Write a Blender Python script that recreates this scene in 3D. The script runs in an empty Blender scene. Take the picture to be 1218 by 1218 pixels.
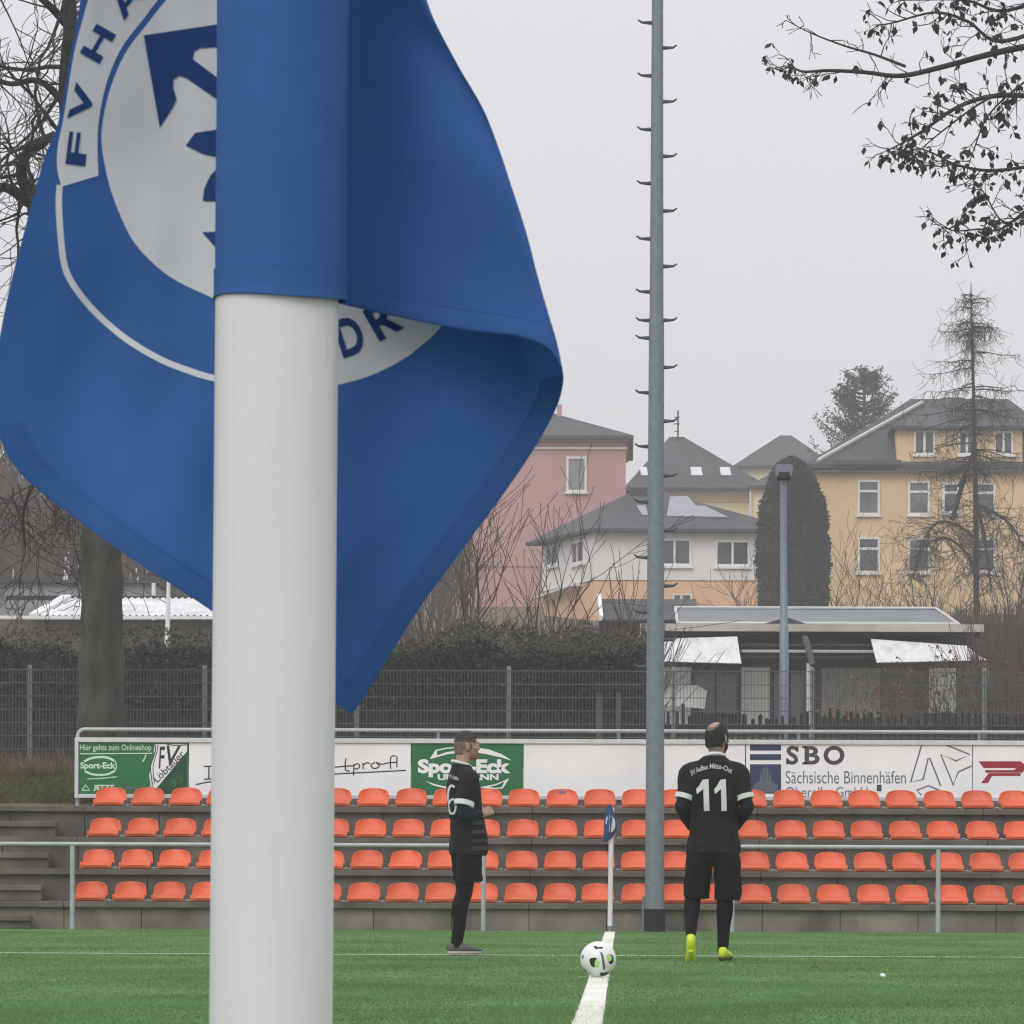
import bpy, bmesh, math, random
import numpy as np
from mathutils import Vector, Matrix, noise
from mathutils.bvhtree import BVHTree

# ------------------------------------------------------------------ scene, camera, world, light
sc = bpy.context.scene
COL = sc.collection
R = math.radians
F, CX, HY, EYE = 5600.0, 609.0, 1052.0, 0.57       # focal length in photo pixels, principal point, eye height
YAW, ROLL = R(1.33), 0.0041
CAM = Vector((0, 0, EYE))
ROT = Matrix.Rotation(YAW, 3, 'Z') @ Matrix.Rotation(R(90), 3, 'X') @ Matrix.Rotation(ROLL, 3, 'Z')

cd = bpy.data.cameras.new('camera')
cam = bpy.data.objects.new('camera', cd)
COL.objects.link(cam)
cam.matrix_world = Matrix.Translation(CAM) @ ROT.to_4x4()
cd.sensor_width = 36
cd.lens = F / 1218 * 36
cd.shift_y = (HY - 609) / 1218
cd.clip_start, cd.clip_end = 0.1, 2000
cd.dof.use_dof = True
cd.dof.focus_distance = 45
cd.dof.aperture_fstop = 165.5 / 1.0
sc.camera = cam

HAZE = 0.0008
SUN_EL, SUN_AZ = R(42), R(205)
w = bpy.data.worlds.new('World'); sc.world = w
w.use_nodes = True
nt = w.node_tree
for n in list(nt.nodes): nt.nodes.remove(n)
N, L = nt.nodes.new, nt.links.new
out = N('ShaderNodeOutputWorld'); bg = N('ShaderNodeBackground')
sky = N('ShaderNodeTexSky'); sky.sky_type = 'NISHITA'; sky.sun_disc = False
sky.sun_elevation = SUN_EL; sky.sun_rotation = SUN_AZ
hs = N('ShaderNodeHueSaturation'); hs.inputs['Saturation'].default_value = 0.06
L(sky.outputs[0], hs.inputs['Color'])
mixc = N('ShaderNodeMix'); mixc.data_type = 'RGBA'; mixc.inputs[0].default_value = 0.75
L(hs.outputs[0], mixc.inputs[6]); mixc.inputs[7].default_value = (6.6, 6.6, 6.95, 1)
tc = N('ShaderNodeTexCoord'); sx = N('ShaderNodeSeparateXYZ'); L(tc.outputs['Generated'], sx.inputs[0])
mr = N('ShaderNodeMapRange'); mr.inputs[1].default_value = 0.0; mr.inputs[2].default_value = 1.0
mr.inputs[3].default_value = 1.0; mr.inputs[4].default_value = 2.6      # an overcast sky is brighter overhead
L(sx.outputs[2], mr.inputs[0])
mul = N('ShaderNodeVectorMath'); mul.operation = 'SCALE'
L(mixc.outputs[2], mul.inputs[0]); L(mr.outputs[0], mul.inputs['Scale'])
L(mul.outputs[0], bg.inputs['Color']); bg.inputs['Strength'].default_value = 0.10
L(bg.outputs[0], out.inputs['Surface'])

sd = bpy.data.lights.new('sun', 'SUN'); sd.energy = 1.0; sd.angle = R(35); sd.color = (1, 0.97, 0.93)
sun = bpy.data.objects.new('sun', sd); COL.objects.link(sun)
sdir = Vector((math.sin(SUN_AZ) * math.cos(SUN_EL), math.cos(SUN_AZ) * math.cos(SUN_EL), math.sin(SUN_EL)))
sun.rotation_euler = sdir.to_track_quat('Z', 'Y').to_euler()
sun.location = (0, 0, 60)

sc.view_settings.view_transform = 'Standard'
sc.view_settings.look = 'None'
sc.view_settings.exposure = -0.08
sc.view_settings.gamma = 1
sc.view_settings.use_curve_mapping = False
sc.render.engine = 'CYCLES'
sc.cycles.use_denoising = True
sc.cycles.max_bounces = 8
sc.cycles.volume_bounces = 2
sc.cycles.use_adaptive_sampling = True
sc.cycles.filter_width = 1.2

# ------------------------------------------------------------------ helpers
def ray(px, py):
    return ROT @ Vector(((px - CX) / F, -(py - HY) / F, -1.0))
def P(px, py, Y):
    d = ray(px, py); return CAM + d * (Y / d.y)
def PD(px, py, dist):
    return CAM + ray(px, py) * dist
FWD = ROT @ Vector((0, 0, -1)); RGT = ROT @ Vector((1, 0, 0)); UPV = ROT @ Vector((0, 1, 0))
def lin(r, g, b):
    f = lambda c: (c / 255 / 12.92) if c / 255 <= 0.04045 else ((c / 255 + 0.055) / 1.055) ** 2.4
    return (f(r), f(g), f(b))

MATS = {}
def mat(name, col, rough=0.8, var=0.15, scale=6.0, bump=0.0, bscale=None, metal=0.0, spec=0.4, trans=0.0, stretch=(1, 1, 1), col2=None, coat=0.0, stain=None, vary=0.0):
    """procedural material: base colour broken up by two octaves of noise, optional bump and translucency"""
    m = bpy.data.materials.new(name); m.use_nodes = True; MATS[name] = m
    t = m.node_tree; n, l = t.nodes.new, t.links.new
    b = t.nodes['Principled BSDF']
    b.inputs['Roughness'].default_value = rough; b.inputs['Metallic'].default_value = metal
    b.inputs['Specular IOR Level'].default_value = spec
    b.inputs['Coat Weight'].default_value = coat
    tcn = n('ShaderNodeTexCoord'); mp = n('ShaderNodeMapping'); mp.inputs['Scale'].default_value = stretch
    l(tcn.outputs['Object'], mp.inputs[0])
    nz = n('ShaderNodeTexNoise'); nz.inputs['Scale'].default_value = scale; nz.inputs['Detail'].default_value = 7; nz.inputs['Roughness'].default_value = 0.62
    l(mp.outputs[0], nz.inputs['Vector'])
    rp = n('ShaderNodeValToRGB')
    c2 = col2 or col
    rp.color_ramp.elements[0].position = 0.3; rp.color_ramp.elements[1].position = 0.7
    rp.color_ramp.elements[0].color = tuple(max(0, c * (1 - var)) for c in col) + (1,)
    rp.color_ramp.elements[1].color = tuple(min(1, c * (1 + var)) for c in c2) + (1,)
    l(nz.outputs['Fac'], rp.inputs[0])
    src = rp.outputs[0]
    if stain:
        n2 = n('ShaderNodeTexNoise'); n2.inputs['Scale'].default_value = stain[0]; n2.inputs['Detail'].default_value = 5
        m2 = n('ShaderNodeMapping'); m2.inputs['Scale'].default_value = stain[2]; l(tcn.outputs['Object'], m2.inputs[0]); l(m2.outputs[0], n2.inputs['Vector'])
        r2 = n('ShaderNodeMapRange'); r2.inputs[1].default_value = 0.42; r2.inputs[2].default_value = 0.72; r2.inputs[3].default_value = 1; r2.inputs[4].default_value = 1 - stain[1]
        l(n2.outputs['Fac'], r2.inputs[0])
        vm = n('ShaderNodeVectorMath'); vm.operation = 'SCALE'; l(src, vm.inputs[0]); l(r2.outputs[0], vm.inputs['Scale']); src = vm.outputs[0]
    if vary:
        oi = n('ShaderNodeObjectInfo'); r3 = n('ShaderNodeMapRange'); r3.inputs[3].default_value = 1 - vary; r3.inputs[4].default_value = 1 + vary; l(oi.outputs['Random'], r3.inputs[0])
        vm = n('ShaderNodeVectorMath'); vm.operation = 'SCALE'; l(src, vm.inputs[0]); l(r3.outputs[0], vm.inputs['Scale']); src = vm.outputs[0]
    l(src, b.inputs['Base Color'])
    if bump:
        nb = n('ShaderNodeTexNoise'); nb.inputs['Scale'].default_value = bscale or scale * 6; nb.inputs['Detail'].default_value = 4
        l(mp.outputs[0], nb.inputs['Vector'])
        bp = n('ShaderNodeBump'); bp.inputs['Strength'].default_value = bump; bp.inputs['Distance'].default_value = 0.01
        l(nb.outputs['Fac'], bp.inputs['Height']); l(bp.outputs[0], b.inputs['Normal'])
    if trans:
        tr = n('ShaderNodeBsdfTranslucent'); l(rp.outputs[0], tr.inputs['Color'])
        mx = n('ShaderNodeMixShader'); mx.inputs[0].default_value = trans
        l(b.outputs[0], mx.inputs[1]); l(tr.outputs[0], mx.inputs[2])
        l(mx.outputs[0], t.nodes['Material Output'].inputs['Surface'])
    return m

def wm(o):
    return wm(o.parent) @ o.matrix_parent_inverse @ o.matrix_basis if o.parent else o.matrix_basis.copy()
def attach(o, parent):
    if parent is not None:
        o.parent = parent
        o.matrix_parent_inverse = wm(parent).inverted()
def tag(o, label=None, cat=None, group=None, kind=None):
    if label: o['label'] = label
    if cat: o['category'] = cat
    if group: o['group'] = group
    if kind: o['kind'] = kind
    return o
def thing(name, label, cat, loc=(0, 0, 0), group=None):
    o = bpy.data.objects.new(name, None); COL.objects.link(o)
    o.location = loc; o.empty_display_size = 0.2
    o.matrix_basis = Matrix.Translation(Vector(loc))
    return tag(o, label, cat, group)
def obj(name, g, m, parent=None, smooth=False):
    if isinstance(g, bmesh.types.BMesh):
        bmesh.ops.recalc_face_normals(g, faces=g.faces)
        me = bpy.data.meshes.new(name); g.to_mesh(me); g.free()
    else:
        me = g; me.name = name
    if len(me.materials): me.materials.clear()
    for x in (m if isinstance(m, (list, tuple)) else [m]): me.materials.append(x)
    if smooth:
        me.shade_smooth(); me.set_sharp_from_angle(angle=R(42))
    o = bpy.data.objects.new(name, me); COL.objects.link(o)
    attach(o, parent)
    return o
def struct(name, g, m, smooth=False):
    return tag(obj(name, g, m, None, smooth), kind='structure')

def bx(bm, x0, x1, y0, y1, z0, z1, bevel=0.0):
    vs = [bm.verts.new(c) for c in ((x0, y0, z0), (x1, y0, z0), (x1, y1, z0), (x0, y1, z0), (x0, y0, z1), (x1, y0, z1), (x1, y1, z1), (x0, y1, z1))]
    fs = [bm.faces.new([vs[i] for i in f]) for f in ((0, 3, 2, 1), (4, 5, 6, 7), (0, 1, 5, 4), (1, 2, 6, 5), (2, 3, 7, 6), (3, 0, 4, 7))]
    if bevel:
        es = list({e for f in fs for e in f.edges})
        bmesh.ops.bevel(bm, geom=es, offset=bevel, segments=1, affect='EDGES')
def box(*a, **k):
    bm = bmesh.new(); bx(bm, *a, **k); return bm
def tube(bm, pts, radii, seg=10, cap=True):
    pts = [Vector(p) for p in pts]
    if not isinstance(radii, (list, tuple)): radii = [radii] * len(pts)
    rings = []
    u = None
    for i, p in enumerate(pts):
        t = (pts[min(i + 1, len(pts) - 1)] - pts[max(i - 1, 0)]).normalized()
        if u is None:
            u = t.orthogonal().normalized()
        u = (u - t * u.dot(t)).normalized(); v = t.cross(u)
        rings.append([bm.verts.new(p + (u * math.cos(2 * math.pi * k / seg) + v * math.sin(2 * math.pi * k / seg)) * radii[i]) for k in range(seg)])
    for a, b in zip(rings, rings[1:]):
        for k in range(seg):
            bm.faces.new((a[k], a[(k + 1) % seg], b[(k + 1) % seg], b[k]))
    if cap:
        bm.faces.new(rings[0][::-1]); bm.faces.new(rings[-1])
def tubeb(*a, **k):
    bm = bmesh.new(); tube(bm, *a, **k); return bm
def prism(bm, front, off):
    """closed solid from a planar outline, extruded by the vector off"""
    off = Vector(off)
    a = [bm.verts.new(p) for p in front]; b = [bm.verts.new(Vector(p) + off) for p in front]
    n = len(a)
    for f in (bm.faces.new(a), bm.faces.new(b[::-1])): f.normal_update()
    for i in range(n):
        bm.faces.new((a[i], b[i], b[(i + 1) % n], a[(i + 1) % n]))
def slab(bm, pts, thick):
    """four-cornered plate of real thickness"""
    pts = [Vector(p) for p in pts]
    nrm = (pts[1] - pts[0]).cross(pts[-1] - pts[0]).normalized()
    prism(bm, pts, nrm * thick)
def crom(pts, n):
    """Catmull-Rom resampling of tuples"""
    P_ = [np.array(p, float) for p in pts]
    P_ = [2 * P_[0] - P_[1]] + P_ + [2 * P_[-1] - P_[-2]]
    o = []
    for i in range(1, len(P_) - 2):
        for k in range(n):
            t = k / n
            a, b, c, d = P_[i - 1:i + 3]
            o.append(0.5 * (2 * b + (c - a) * t + (2 * a - 5 * b + 4 * c - d) * t * t + (3 * b - a - 3 * c + d) * t ** 3))
    o.append(P_[-2])
    return o
def resample(pts, n):
    q = crom(pts, 12)
    d = np.concatenate([[0], np.cumsum([np.linalg.norm(b - a) for a, b in zip(q, q[1:])])])
    q = np.array(q)
    s = np.linspace(0, d[-1], n)
    return np.stack([np.interp(s, d, q[:, k]) for k in range(q.shape[1])], 1)
def mesh_np(name, verts, faces_flat, nper, matidx=None):
    me = bpy.data.meshes.new(name)
    nv = len(verts); nf = len(faces_flat) // nper
    me.vertices.add(nv); me.vertices.foreach_set('co', np.asarray(verts, np.float32).ravel())
    me.loops.add(nf * nper); me.loops.foreach_set('vertex_index', np.asarray(faces_flat, np.int32))
    me.polygons.add(nf); me.polygons.foreach_set('loop_start', np.arange(0, nf * nper, nper, dtype=np.int32))
    if matidx is not None: me.polygons.foreach_set('material_index', np.asarray(matidx, np.int32))
    me.update(calc_edges=True)
    return me
def leaves(name, pos, size, rng, droop=0.0, aspect=0.6, matidx=None):
    """many small leaf-shaped quads at the given points, bent along the middle"""
    pos = np.asarray(pos, float); n = len(pos)
    a = rng.normal(size=(n, 3)); a[:, 2] -= droop
    a /= np.linalg.norm(a, axis=1)[:, None]
    b = rng.normal(size=(n, 3)); b -= a * (a * b).sum(1)[:, None]; b /= np.linalg.norm(b, axis=1)[:, None]
    s = (size * rng.uniform(0.6, 1.3, n))[:, None]
    v = np.stack([pos, pos + a * s * 0.5 + b * s * aspect * 0.5, pos + a * s, pos + a * s * 0.5 - b * s * aspect * 0.5], 1).reshape(-1, 3)
    return mesh_np(name, v, np.arange(4 * n), 4, matidx)
class Skel:
    """branch skeleton -> one mesh of tapered tubes"""
    def __init__(self): self.s = []
    def seg(self, p, q, r0, r1): self.s.append((tuple(p), tuple(q), r0, r1))
    def line(self, pts, r0, r1):
        n = len(pts) - 1
        for i in range(n):
            self.seg(pts[i], pts[i + 1], r0 + (r1 - r0) * i / n, r0 + (r1 - r0) * (i + 1) / n)
    def mesh(self, name, k=5):
        A = np.array([s[0] for s in self.s], float); B = np.array([s[1] for s in self.s], float)
        r0 = np.array([s[2] for s in self.s]); r1 = np.array([s[3] for s in self.s])
        t = B - A; t /= (np.linalg.norm(t, axis=1)[:, None] + 1e-9)
        ref = np.where(np.abs(t[:, 2:3]) < 0.9, np.array([[0, 0, 1.0]]), np.array([[1.0, 0, 0]]))
        u = np.cross(t, ref); u /= np.linalg.norm(u, axis=1)[:, None]; v = np.cross(t, u)
        ang = np.arange(k) * 2 * math.pi / k
        ring = u[:, None, :] * np.cos(ang)[None, :, None] + v[:, None, :] * np.sin(ang)[None, :, None]
        V = np.concatenate([A[:, None] + ring * r0[:, None, None], B[:, None] + ring * r1[:, None, None]], 1).reshape(-1, 3)
        i = np.arange(k); j = (i + 1) % k
        f = np.stack([i, j, j + k, i + k], 1)
        Fc = (f[None] + (np.arange(len(A)) * 2 * k)[:, None, None]).ravel()
        return mesh_np(name, V, Fc, 4)
def grow(sk, p, d, length, r, level, rnd, wig=0.25, up=0.0, spread=0.8, kids=3, ratio=0.62, nseg=5, tips=None, rmin=0.003):
    p = Vector(p); d = Vector(d).normalized()
    r1 = max(rmin, r * (0.25 if level == 0 else 0.45))
    for i in range(nseg):
        d = (d + Vector((rnd.gauss(0, wig), rnd.gauss(0, wig), rnd.gauss(0, wig) + up)) * 0.5).normalized()
        q = p + d * (length / nseg)
        a = r + (r1 - r) * i / nseg; b = r + (r1 - r) * (i + 1) / nseg
        sk.seg(p, q, a, b)
        if level > 0 and i > 0:
            for _ in range(kids if i == nseg - 1 else (1 if rnd.random() < kids / 3.2 else 0)):
                ax = Vector((rnd.gauss(0, 1), rnd.gauss(0, 1), rnd.gauss(0, 1))).cross(d).normalized()
                nd = (d + ax * spread * rnd.uniform(0.6, 1.3)).normalized()
                grow(sk, q, nd, length * ratio * rnd.uniform(0.7, 1.2), b * 0.7, level - 1, rnd, wig, up, spread, kids, ratio, nseg, tips, rmin)
        p = q
    if tips is not None: tips.append(p.copy())

# --- flat prints: outlines in photo pixels, cut fine and laid onto a surface
def poly2(bm, pts):
    vs = [bm.verts.new((p[0], p[1], 0)) for p in pts]
    f = bm.faces.new(vs); f.normal_update()
def ribbon2(bm, pts, wd, n=None, closed=False):
    q = resample(pts, n or len(pts) * 4) if n != 0 else np.array(pts, float)
    t = np.gradient(q, axis=0); t /= np.linalg.norm(t, axis=1)[:, None] + 1e-9
    nn = np.stack([-t[:, 1], t[:, 0]], 1) * wd / 2
    a = [bm.verts.new((*(p), 0)) for p in q + nn]; b = [bm.verts.new((*(p), 0)) for p in q - nn]
    for i in range(len(a) - 1):
        bm.faces.new((a[i], a[i + 1], b[i + 1], b[i]))
def glyphs(text, bold=0.0, shear=0.0):
    """text as a flat mesh: list of (verts Nx2 scaled into the unit box, faces)"""
    cu = bpy.data.curves.new('text', 'FONT'); cu.body = text; cu.fill_mode = 'FRONT'; cu.offset = bold; cu.shear = shear; cu.resolution_u = 4
    o = bpy.data.objects.new('text', cu); COL.objects.link(o)
    dg = bpy.context.evaluated_depsgraph_get()
    me = bpy.data.meshes.new_from_object(o.evaluated_get(dg))
    bpy.data.objects.remove(o); bpy.data.curves.remove(cu)
    v = np.array([tuple(x.co)[:2] for x in me.vertices]); f = [tuple(p.vertices) for p in me.polygons]
    bpy.data.meshes.remove(me)
    lo, hi = v.min(0), v.max(0)
    return (v - lo) / (hi - lo), f
def text2(bm, text, fn, bold=0.0, shear=0.0):
    """fn maps unit-box (u right, v up) to a pixel"""
    v, f = glyphs(text, bold, shear)
    vs = [bm.verts.new((*fn(a, b), 0)) for a, b in v]
    for q in f:
        try: bm.faces.new([vs[i] for i in q])
        except ValueError: pass
def boxfn(x0, y0, x1, y1):
    return lambda u, v: (x0 + (x1 - x0) * u, y1 + (y0 - y1) * v)
def affn(cx, cy, rx, ry, wd, ht):
    """glyph centred at cx,cy, reading direction (rx,ry) in pixels (y down)"""
    l = math.hypot(rx, ry); rx, ry = rx / l, ry / l
    ux, uy = ry, -rx
    return lambda u, v: (cx + rx * (u - .5) * wd + ux * (v - .5) * ht, cy + ry * (u - .5) * wd + uy * (v - .5) * ht)
def cut(bm, step):
    bmesh.ops.triangulate(bm, faces=bm.faces[:])
    xs = [v.co.x for v in bm.verts]; ys = [v.co.y for v in bm.verts]
    for ax, lo, hi in ((0, min(xs), max(xs)), (1, min(ys), max(ys))):
        c = math.floor(lo / step) * step + step * 0.5
        while c < hi:
            co = [0, 0, 0]; co[ax] = c; no = [0, 0, 0]; no[ax] = 1
            bmesh.ops.bisect_plane(bm, geom=bm.verts[:] + bm.edges[:] + bm.faces[:], dist=1e-5, plane_co=co, plane_no=no)
            c += step
def lay_plane(bm, Y):
    for v in bm.verts: v.co = P(v.co.x, v.co.y, Y)
    return bm
def lay_bvh(bm, bvh, off, step):
    cut(bm, step)
    last = None
    bad = []
    for v in bm.verts:
        d = ray(v.co.x, v.co.y).normalized()
        h, nrm, i, dist = bvh.ray_cast(CAM, d)
        if h is None:
            bad.append(v); continue
        v.co = h - d * off
    bmesh.ops.delete(bm, geom=bad, context='VERTS')
    return bm

# ------------------------------------------------------------------ materials
WHITE = mat('white_paint', (0.78, 0.78, 0.78), 0.5, 0.04, 3)
ALU = mat('aluminium', (0.62, 0.63, 0.63), 0.45, 0.10, 8, metal=0.1)
RAIL = mat('galvanised_rail', lin(168, 173, 174), 0.45, 0.12, 9, metal=0.15, bump=0.05)
GALV = mat('galvanised_steel', lin(122, 130, 139), 0.5, 0.14, 14, metal=0.25, bump=0.1)
GALVD = mat('galvanised_fence', lin(128, 134, 134), 0.6, 0.1, 8)
WIRE = mat('fence_wire', lin(84, 92, 93), 0.6, 0.12, 8)
PEGM = mat('peg_steel', lin(70, 76, 80), 0.6, 0.12, 8)
BLACK = mat('black_rubber', (0.012, 0.012, 0.013), 0.7, 0.2, 10)
CONC = mat('concrete', lin(106, 99, 91), 0.9, 0.30, 1.6, bump=0.5, bscale=40, stain=(2.2, .45, (1, 1, .25)))
CONCL = mat('concrete_light', lin(130, 123, 112), 0.9, 0.40, 1.1, bump=0.5, bscale=40, stain=(1.6, .5, (1, 1, .5)))
CONCD = mat('concrete_dark', lin(58, 55, 52), 0.95, 0.3, 3, bump=0.4)
ORANGE = mat('orange_plastic', lin(212, 90, 46), 0.42, 0.10, 5, spec=0.5, stain=(7, .16, (1, 1, .6)), vary=.09)
BOARD = mat('board_white', (0.89, 0.89, 0.90), 0.45, 0.05, 1.2, stain=(1.3, .10, (1, 1, .5)))
BGREEN = mat('board_green', lin(32, 108, 62), 0.45, 0.07, 2)
BGREEND = mat('board_dark_green', lin(22, 72, 44), 0.45, 0.07, 2)
BLUEPR = mat('print_navy', lin(52, 58, 92), 0.5, 0.06, 3)
GREYPR = mat('print_grey', lin(96, 100, 116), 0.5, 0.1, 3)
INK = mat('print_black', (0.025, 0.025, 0.03), 0.5, 0.1, 3)
INKG = mat('print_dark_grey', lin(70, 72, 78), 0.5, 0.1, 3)
REDPR = mat('print_red', lin(158, 32, 54), 0.5, 0.06, 3)
PALEG = mat('print_pale_green', lin(205, 232, 212), 0.5, 0.04, 3)
BARK = mat('bark', lin(72, 68, 62), 0.95, 0.40, 5, bump=1.0, bscale=26, stretch=(1, 1, 0.3), stain=(5, .4, (1, 1, .18)))
TWIG = mat('dark_twig', lin(52, 46, 44), 0.9, 0.25, 4)
TWIGB = mat('brown_twig', lin(78, 66, 58), 0.9, 0.3, 4)
DEADLEAF = mat('withered_leaf', lin(50, 40, 38), 0.85, 0.35, 8)
REDLEAF = mat('russet_leaf', lin(112, 66, 54), 0.85, 0.3, 8)
HEDGE = mat('hedge_leaf', (0.016, 0.022, 0.015), 0.75, 0.5, 1.2)
HEDGEB = mat('hedge_brown', (0.060, 0.055, 0.036), 0.85, 0.4, 1.2)
CONIF = mat('conifer_needles', (0.022, 0.033, 0.027), 0.8, 0.4, 0.8)
WOOD = mat('weathered_wood', lin(86, 82, 76), 0.9, 0.3, 5, stretch=(1, 1, 0.2))
WOODD = mat('dark_wood', lin(40, 37, 35), 0.9, 0.35, 5)
ROOFG = mat('grey_roof', lin(74, 74, 78), 0.85, 0.22, 0.9, bump=0.4, bscale=5, stain=(.35, .3, (1, 1, 1)))
ROOFM = mat('metal_roof', (0.72, 0.72, 0.73), 0.4, 0.22, 1.2)
ROOFL = mat('felt_roof', lin(118, 122, 124), 0.85, 0.14, 0.6)
PINK = mat('pink_plaster', lin(190, 148, 143), 0.92, 0.09, 0.5, bump=0.2, stain=(.5, .14, (1, 1, .35)))
WPL = mat('white_plaster', (0.76, 0.74, 0.69), 0.9, 0.05, 0.4, bump=0.2, stain=(.7, .10, (1, 1, .4)))
ORPL = mat('orange_plaster', lin(222, 180, 146), 0.9, 0.07, 0.5, bump=0.2)
CREAM = mat('cream_plaster', lin(226, 212, 172), 0.9, 0.06, 0.5)
YEL = mat('yellow_plaster', lin(218, 189, 146), 0.92, 0.09, 0.4, bump=0.2, stain=(.5, .14, (1, 1, .35)))
TRIM = mat('window_trim', (0.72, 0.70, 0.66), 0.7, 0.05, 2)
GLASS = mat('window_glass', (0.06, 0.065, 0.075), 0.12, 0.3, 0.8, spec=0.7)
GLASS2 = mat('window_glass_pale', (0.11, 0.115, 0.125), 0.15, 0.5, 1.3, spec=0.7)
CURT = mat('curtained_glass', (0.20, 0.20, 0.21), 0.25, 0.35, 1.5, spec=0.6)
SOLAR = mat('solar_panel', lin(120, 122, 132), 0.2, 0.1, 1, spec=0.8)
SKYL = mat('skylight_glass', (0.55, 0.57, 0.6), 0.15, 0.05, 2, spec=0.8)
AWN = mat('awning_cloth', (0.66, 0.66, 0.64), 0.8, 0.10, 2.5, stretch=(6, 1, 1), stain=(2.2, .25, (2.0, 1, .35)))
HUTW = mat('hut_wall', lin(216, 216, 212), 0.9, 0.14, 1.2)
HUTB = mat('hut_brown_wall', lin(96, 88, 78), 0.9, 0.25, 1.5)
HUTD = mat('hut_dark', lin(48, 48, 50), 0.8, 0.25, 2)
REED = mat('reed_screen', lin(140, 134, 120), 0.9, 0.4, 3, stretch=(6, 6, 0.8))
SOIL = mat('rough_ground', lin(82, 80, 58), 0.95, 0.35, 0.8, bump=0.6, bscale=12, col2=lin(98, 84, 66))
DRYG = mat('dry_stalk', lin(104, 86, 70), 0.9, 0.3, 3)
TURF = mat('turf_base', (0.095, 0.185, 0.06), 0.9, 0.22, 0.7, bump=0.5, bscale=90)
BLADE = mat('turf_blade', (0.142, 0.268, 0.084), 0.65, 0.18, 0.55, spec=0.25, col2=(0.160, 0.282, 0.100), trans=.3, stain=(1.1, .16, (1, .35, 1)))
BLADEW = mat('turf_blade_white', (0.74, 0.74, 0.68), 0.7, 0.08, 3)
LINEW = mat('line_white', (0.74, 0.74, 0.68), 0.85, 0.10, 3, bump=0.4, bscale=120)

# ------------------------------------------------------------------ the ground
YS = 57.8                     # front wall of the stand
RUN, RISE, Z0 = 0.73, 0.404, 0.34
YB = 60.72                    # plane of the advertising boards
PROF = [(-40, 0), (57.9, 0), (60.5, 1.30), (60.9, 1.58), (62.6, 2.0), (71, 2.3), (85, 2.7), (125, 4.5), (160, 7.5), (225, 13.2), (260, 16), (330, 21), (460, 25)]
def gz(x, y):
    z = float(np.interp(y, [p[0] for p in PROF], [p[1] for p in PROF]))
    if y > 64: z += 0.12 * noise.noise(Vector((x * 0.15, y * 0.15, 0)))
    return z
bm = bmesh.new()
ys = sorted(set([-40, -10] + [p[0] for p in PROF] + [float(v) for v in np.arange(60, 130, 2.5)] + [float(v) for v in np.arange(130, 460, 10)]))
xs = [-230, -120, -60] + [float(v) for v in np.arange(-30, 31, 3)] + [60, 120, 230]
g = [[bm.verts.new((x, y, gz(x, y) - (0.02 if y < 57.95 else 0))) for x in xs] for y in ys]
for a, b in zip(g, g[1:]):
    for i in range(len(xs) - 1): bm.faces.new((a[i], a[i + 1], b[i + 1], b[i]))
struct('ground', bm, SOIL, True)
bm = bmesh.new()
bm.faces.new([bm.verts.new(c) for c in ((-60, 0.9, 0), (60, 0.9, 0), (60, YS - 0.02, 0), (-60, YS - 0.02, 0))])
struct('artificial_turf', bm, TURF)
bm = bmesh.new()
bm.faces.new([bm.verts.new(c) for c in ((-60, -38, 0.004), (60, -38, 0.004), (60, 0.898, 0.004), (-60, 0.898, 0.004))])
struct('added_bounce_ground', bm, mat('grey_bounce_ground', lin(140, 138, 134), .9, .12, 1.5, bump=.3))  # unseen grey ground added behind the camera, bounces neutral light onto the near pole
# white lines
GX = P(709, 1178, 25.6).x     # the line the corner flags stand on runs along +Y
YL = 37.5
YBALL = 28.5
LNS = [(GX - 0.06, GX + 0.06, 1.0, 56.6), (-40, 40, YL - 0.07, YL + 0.07), (GX - 0.12, GX + 0.10, YBALL + 0.02, YBALL + 0.07)]
for i, (a, b, c, d) in enumerate(LNS):
    bm = bmesh.new(); z = 0.004 * (i + 1)
    bm.faces.new([bm.verts.new(p) for p in ((a, c, z), (b, c, z), (b, d, z), (a, d, z))])
    struct('pitch_line', bm, LINEW)
# turf pile: short blades, white where a line crosses it
rng = np.random.default_rng(3)
n = 430000
yy = 17.5 + (YS - 17.6) * rng.random(n) ** 1.35
half = 0.125 * yy + 0.25
xx = -0.0232 * yy + half * rng.uniform(-1, 1, n)
hgt = rng.uniform(0.010, 0.018, n) * (0.8 + 0.35 * np.sin(xx * 2.3 + np.sin(yy * 0.7) * 2))
an = rng.uniform(0, math.pi * 2, n); wd = rng.uniform(0.0025, 0.005, n)
lean = rng.normal(0, 0.007, (n, 2))
v0 = np.stack([xx - np.cos(an) * wd, yy - np.sin(an) * wd, np.zeros(n)], 1)
v1 = np.stack([xx + np.cos(an) * wd, yy + np.sin(an) * wd, np.zeros(n)], 1)
v2 = np.stack([xx + lean[:, 0], yy + lean[:, 1], hgt], 1)
V = np.stack([v0, v1, v2], 1).reshape(-1, 3)
wh = np.zeros(n, int)
for k, (a, b, c, d) in enumerate(LNS):
    inside = (xx > a) & (xx < b) & (yy > c) & (yy < d)
    if k == 1:    # worn line: patches of it are trodden green
        inside &= (np.sin(xx * 3.1) + np.sin(xx * 7.7 + 1) + 0.8 * np.sin(xx * 1.3 + 2) > -0.5)
    wh[inside] = 1
me = mesh_np('turf_pile', V, np.arange(3 * n), 3, wh)
o = obj('turf_pile', me, [BLADE, BLADEW]); tag(o, 'short green artificial turf pile of the football pitch', 'grass', kind='stuff')

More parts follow.
